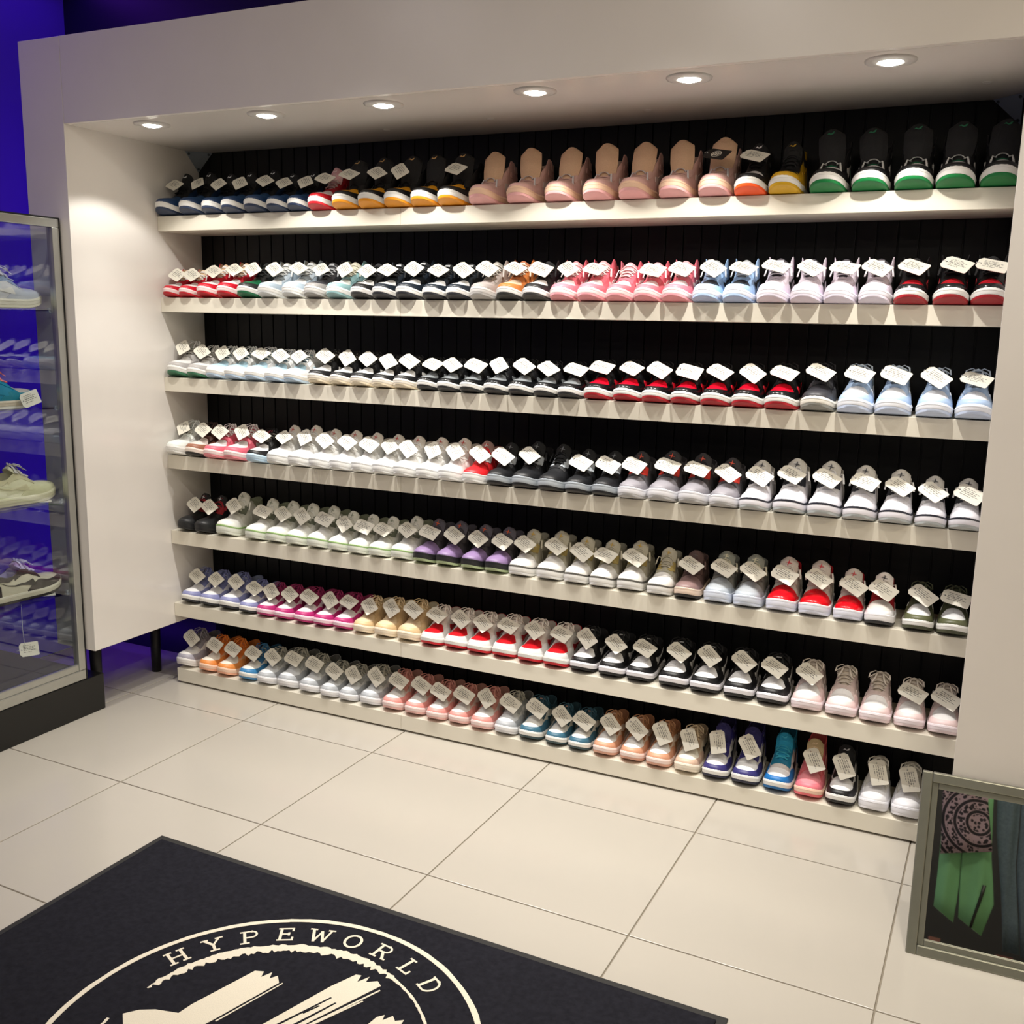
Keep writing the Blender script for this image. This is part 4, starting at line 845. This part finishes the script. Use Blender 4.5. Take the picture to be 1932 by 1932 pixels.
paj(cloth('jeans_leg', [(3.08, 1.186), (3.08, .97), (3.078, .8), (3.074, .65), (3.086, .5), (3.104, .35), (3.116, .19)], [(3.22, 1.186), (3.22, .97), (3.222, .8), (3.225, .65), (3.23, .5), (3.235, .35), (3.24, .19)], GY+.012, DEN, None, None, .012, 38, seed=2))
for k, (x, w, h, c) in enumerate(((2.69, .05, .13, '#8a5d52'), (2.755, .04, .10, '#b9b3a2'), (2.85, .12, .11, '#a9876f'), (2.94, .05, .10, '#cfc4a4'), (3.02, .07, .12, '#6e3f38'))):
    t = tag(empty('carton', (x, GY+.16, .05)), '%s carton on the low plinth below the clothes rail' % ('small red-brown', 'small grey', 'wide tan', 'small cream', 'dark red')[k], 'box', 'cartons under the clothes rail')
    MB().box(-w/2, w/2, -.05, .05, 0, h*.72).build('tray', mat(c, .6), t); MB().box(-w/2-.002, w/2+.002, -.052, .052, h*.72, h).build('lid', mat(c, .55), t)
bn = tag(empty('plinth', (2.95, GY+.16, 0)), 'low black plinth carrying cartons below the clothes rail', 'plinth')
MB().box(-.5, .6, -.12, .12, .02, .05, b=.003).build('top', BLACK, bn); MB().box(-.48, .58, -.10, .10, 0, .02).build('foot', BLACK, bn)

# ------------------------------------------------------------------ floor mat with its roundel
MX, MY, MR, MI = 1.2202, -1.4105, .4787, .3648
mt = tag(empty('floor_mat', (MX, MY, 0), -.019), 'black entrance mat with white ring emblem and lettering on the tiled floor', 'mat')
hw, hd = .86, .587
MB().box(-hw, hw, -hd, hd, .0002, .004, b=.0015).build('rubber_border', mat('#1d1c1a', .6), mt)
MB().box(-hw+.022, hw-.022, -hd+.022, hd-.022, .004, .0085, b=.002).build('pile', mat('#202026', .95, kind='pile', spec=.1), mt)
CRM = mat('#e4dcc8', .9, kind='fabric', spec=.1); Z1 = .0088
def flat(polys, name, m, z=Z1):
    mb = MB()
    for q_, p in enumerate(polys):
        n = len(p); b = len(mb.v); mb.v += [(x, y, z+(q_ % 40)*.000012) for x, y in p]; mb.f.append(tuple(range(b, b+n)))
    me = bpy.data.meshes.new(name); me.from_pydata(mb.v, [], mb.f)
    bm = bmesh.new(); bm.from_mesh(me); bmesh.ops.recalc_face_normals(bm, faces=bm.faces)
    for f in bm.faces:
        if f.normal.z < 0: f.normal_flip()
    r = bmesh.ops.extrude_face_region(bm, geom=list(bm.faces)); bmesh.ops.translate(bm, vec=(0, 0, .0007), verts=[v for v in r['geom'] if isinstance(v, bmesh.types.BMVert)])
    bm.to_mesh(me); bm.free(); me.materials.append(m)
    o = bpy.data.objects.new(name, me); COL.objects.link(o); o.parent = mt; return o
rg = random.Random(5)
def arc_band(r0, r1, a0, a1, n, j0=0, j1=0):
    out = []
    for i in range(n):
        out.append(i)
    A = [a0+(a1-a0)*i/n for i in range(n+1)]
    I = [r0(t/n)+rg.uniform(-1, 1)*j0(t/n) for t in range(n+1)]; O = [r1(t/n)+rg.uniform(-1, 1)*j1(t/n) for t in range(n+1)]
    pol = lambda r, a: (r*math.cos(math.radians(a)), r*math.sin(math.radians(a)))
    return [[pol(I[i], A[i]), pol(I[i+1], A[i+1]), pol(O[i+1], A[i+1]), pol(O[i], A[i])] for i in range(n)]
z_ = lambda t: 0
flat(arc_band(lambda t: MR-.0065, lambda t: MR+.0065, 0, 360, 120, z_, lambda t: .0012), 'outer_ring', CRM)
wd_ = lambda t: .004+.019*clamp01(t/.05)*(1 if t < .24 else clamp01(1-(t-.24)/.07)) + .003
flat(arc_band(lambda t: MI-wd_(t)/2, lambda t: MI+wd_(t)/2, 172, -170, 300, lambda t: .0075 if t < .3 else .001, lambda t: .0035 if t < .3 else .0008), 'brush_ring', CRM)
# slab letters: strokes in a 1 x 1 cell
def stroke(pts, w):
    """mitred strip: neighbouring quads share their ends"""
    P = [Vector(q) for q in pts]; closed = (P[0]-P[-1]).length < 1e-6; n = len(P); off = []
    for i in range(n):
        a = P[i-1] if i else (P[n-2] if closed else None); b = P[i+1] if i < n-1 else (P[1] if closed else None)
        d1 = (P[i]-a).normalized() if a is not None else None; d2 = (b-P[i]).normalized() if b is not None else None
        d1 = d1 or d2; d2 = d2 or d1
        n1 = Vector((-d1.y, d1.x)); n2 = Vector((-d2.y, d2.x)); m = (n1+n2).normalized(); m = m/max(.5, m.dot(n1))*w/2
        e = Vector((0, 0))
        if a is None: e = -d2*w*.3
        if b is None: e = d1*w*.3
        off.append((P[i]+e+m, P[i]+e-m))
    return [[tuple(off[i][0]), tuple(off[i][1]), tuple(off[i+1][1]), tuple(off[i+1][0])] for i in range(n-1)]
def arc(cx, cy, rx, ry, a0, a1, n=10): return [(cx+rx*math.cos(math.radians(a0+(a1-a0)*i/n)), cy+ry*math.sin(math.radians(a0+(a1-a0)*i/n))) for i in range(n+1)]
def ser(x, y, w=.2): return [(x-w, y), (x+w, y)]
T_, S_ = .15, .11
GL = {
 'H': [([(-.32, -.5), (-.32, .5)], T_), ([(.32, -.5), (.32, .5)], T_), ([(-.32, 0), (.32, 0)], S_)]+[(ser(x, y, .17), S_) for x in (-.32, .32) for y in (-.5, .5)],
 'Y': [([(0, -.5), (0, -.02)], T_), ([(0, -.02), (-.36, .5)], T_), ([(0, -.02), (.36, .5)], S_), (ser(0, -.5, .2), S_), (ser(-.36, .5, .16), S_), (ser(.36, .5, .16), S_)],
 'P': [([(-.25, -.5), (-.25, .5)], T_), ([(-.25, .5), (.1, .5)]+arc(.1, .24, .25, .26, 90, -90)+[(-.25, -.02)], S_), (ser(-.25, -.5, .2), S_), (ser(-.34, .5, .1), S_)],
 'E': [([(-.25, -.5), (-.25, .5)], T_), ([(-.38, .5), (.34, .5), (.34, .30)], S_), ([(-.38, -.5), (.36, -.5), (.36, -.28)], S_), ([(-.25, .02), (.16, .02)], S_), ([(.16, .12), (.16, -.08)], S_)],
 'W': [([(-.48, .5), (-.24, -.5)], T_), ([(-.24, -.5), (0, .34)], S_), ([(0, .34), (.24, -.5)], T_), ([(.24, -.5), (.48, .5)], S_), (ser(-.48, .5, .16), S_), (ser(.48, .5, .16), S_)],
 'O': [(arc(0, 0, .42, .5, 0, 360, 26), .14)],
 'R': [([(-.28, -.5), (-.28, .5)], T_), ([(-.28, .5), (.08, .5)]+arc(.08, .25, .24, .25, 90, -90)+[(-.28, 0)], S_), ([(.02, 0), (.30, -.5)], T_), (ser(-.28, -.5, .17), S_), (ser(.34, -.5, .1), S_), (ser(-.36, .5, .1), S_)],
 'L': [([(-.18, -.5), (-.18, .5)], T_), ([(-.34, -.5), (.34, -.5), (.34, -.24)], S_), (ser(-.18, .5, .19), S_)],
 'D': [([(-.28, -.5), (-.28, .5)], T_), ([(-.4, .5), (.02, .5)]+arc(.02, 0, .36, .5, 90, -90, 14)+[(-.4, -.5)], S_)],
}
for k, ch in enumerate('HYPEWORLD'):
    an = math.radians(155.3-12.05*k)+.019; r = .4205; up = (math.cos(an), math.sin(an)); rt = (math.sin(an), -math.cos(an)); h = .047
    f = lambda p: (up[0]*r+rt[0]*p[0]*h*1.05+up[0]*p[1]*h, up[1]*r+rt[1]*p[0]*h*1.05+up[1]*p[1]*h)
    polys = []
    for pts, w in GL[ch]: polys += [[f(p) for p in q] for q in stroke(pts, w)]
    flat(polys, 'letter', CRM, Z1+.00002*k)
loc2 = lambda P: [(x-MX, y-MY) for x, y in P]
s1 = [(.878, -1.449), (.900, -1.423), (.931, -1.405), (.985, -1.39), (.99, -1.354), (1.036, -1.196), (1.057, -1.188), (1.064, -1.207), (1.076, -1.181), (1.085, -1.202), (1.096, -1.185), (1.115, -1.204), (1.068, -1.373), (1.035, -1.47), (.99, -1.62), (.93, -1.66), (.91, -1.60), (.935, -1.50)]
s2 = [(1.175, -1.328), (1.229, -1.157), (1.256, -1.095), (1.269, -1.092), (1.274, -1.116), (1.289, -1.087), (1.292, -1.107), (1.315, -1.091), (1.331, -1.102), (1.262, -1.272), (1.18, -1.50), (1.14, -1.64), (1.06, -1.70), (1.07, -1.62)]
s3 = [(1.376, -1.24), (1.382, -1.195), (1.394, -1.181), (1.399, -1.198), (1.412, -1.175), (1.425, -1.187), (1.441, -1.175), (1.444, -1.20), (1.40, -1.34), (1.32, -1.56), (1.24, -1.72), (1.20, -1.70), (1.27, -1.54)]
for s_ in (s1, s2, s3): flat([loc2(s_)], 'brush_stroke', CRM)
PILE = mat('#202026', .95, kind='pile', spec=.1)
flat([loc2(p) for p in ([(1.252, -1.19), (1.256, -1.19), (1.20, -1.335), (1.19, -1.345)], [(1.272, -1.20), (1.276, -1.20), (1.215, -1.37), (1.195, -1.40)], [(1.245, -1.225), (1.249, -1.225), (1.232, -1.262), (1.228, -1.262)])], 'bristle_gap', PILE, Z1+.0008)
flat([loc2(p) for p in ([(1.122, -1.20), (1.125, -1.202), (1.078, -1.372), (1.074, -1.372)], [(1.336, -1.115), (1.340, -1.117), (1.268, -1.285), (1.262, -1.285)], [(1.322, -1.165), (1.326, -1.166), (1.255, -1.32), (1.249, -1.32)])], 'bristle_line', CRM)
bpy.context.view_layer.update()
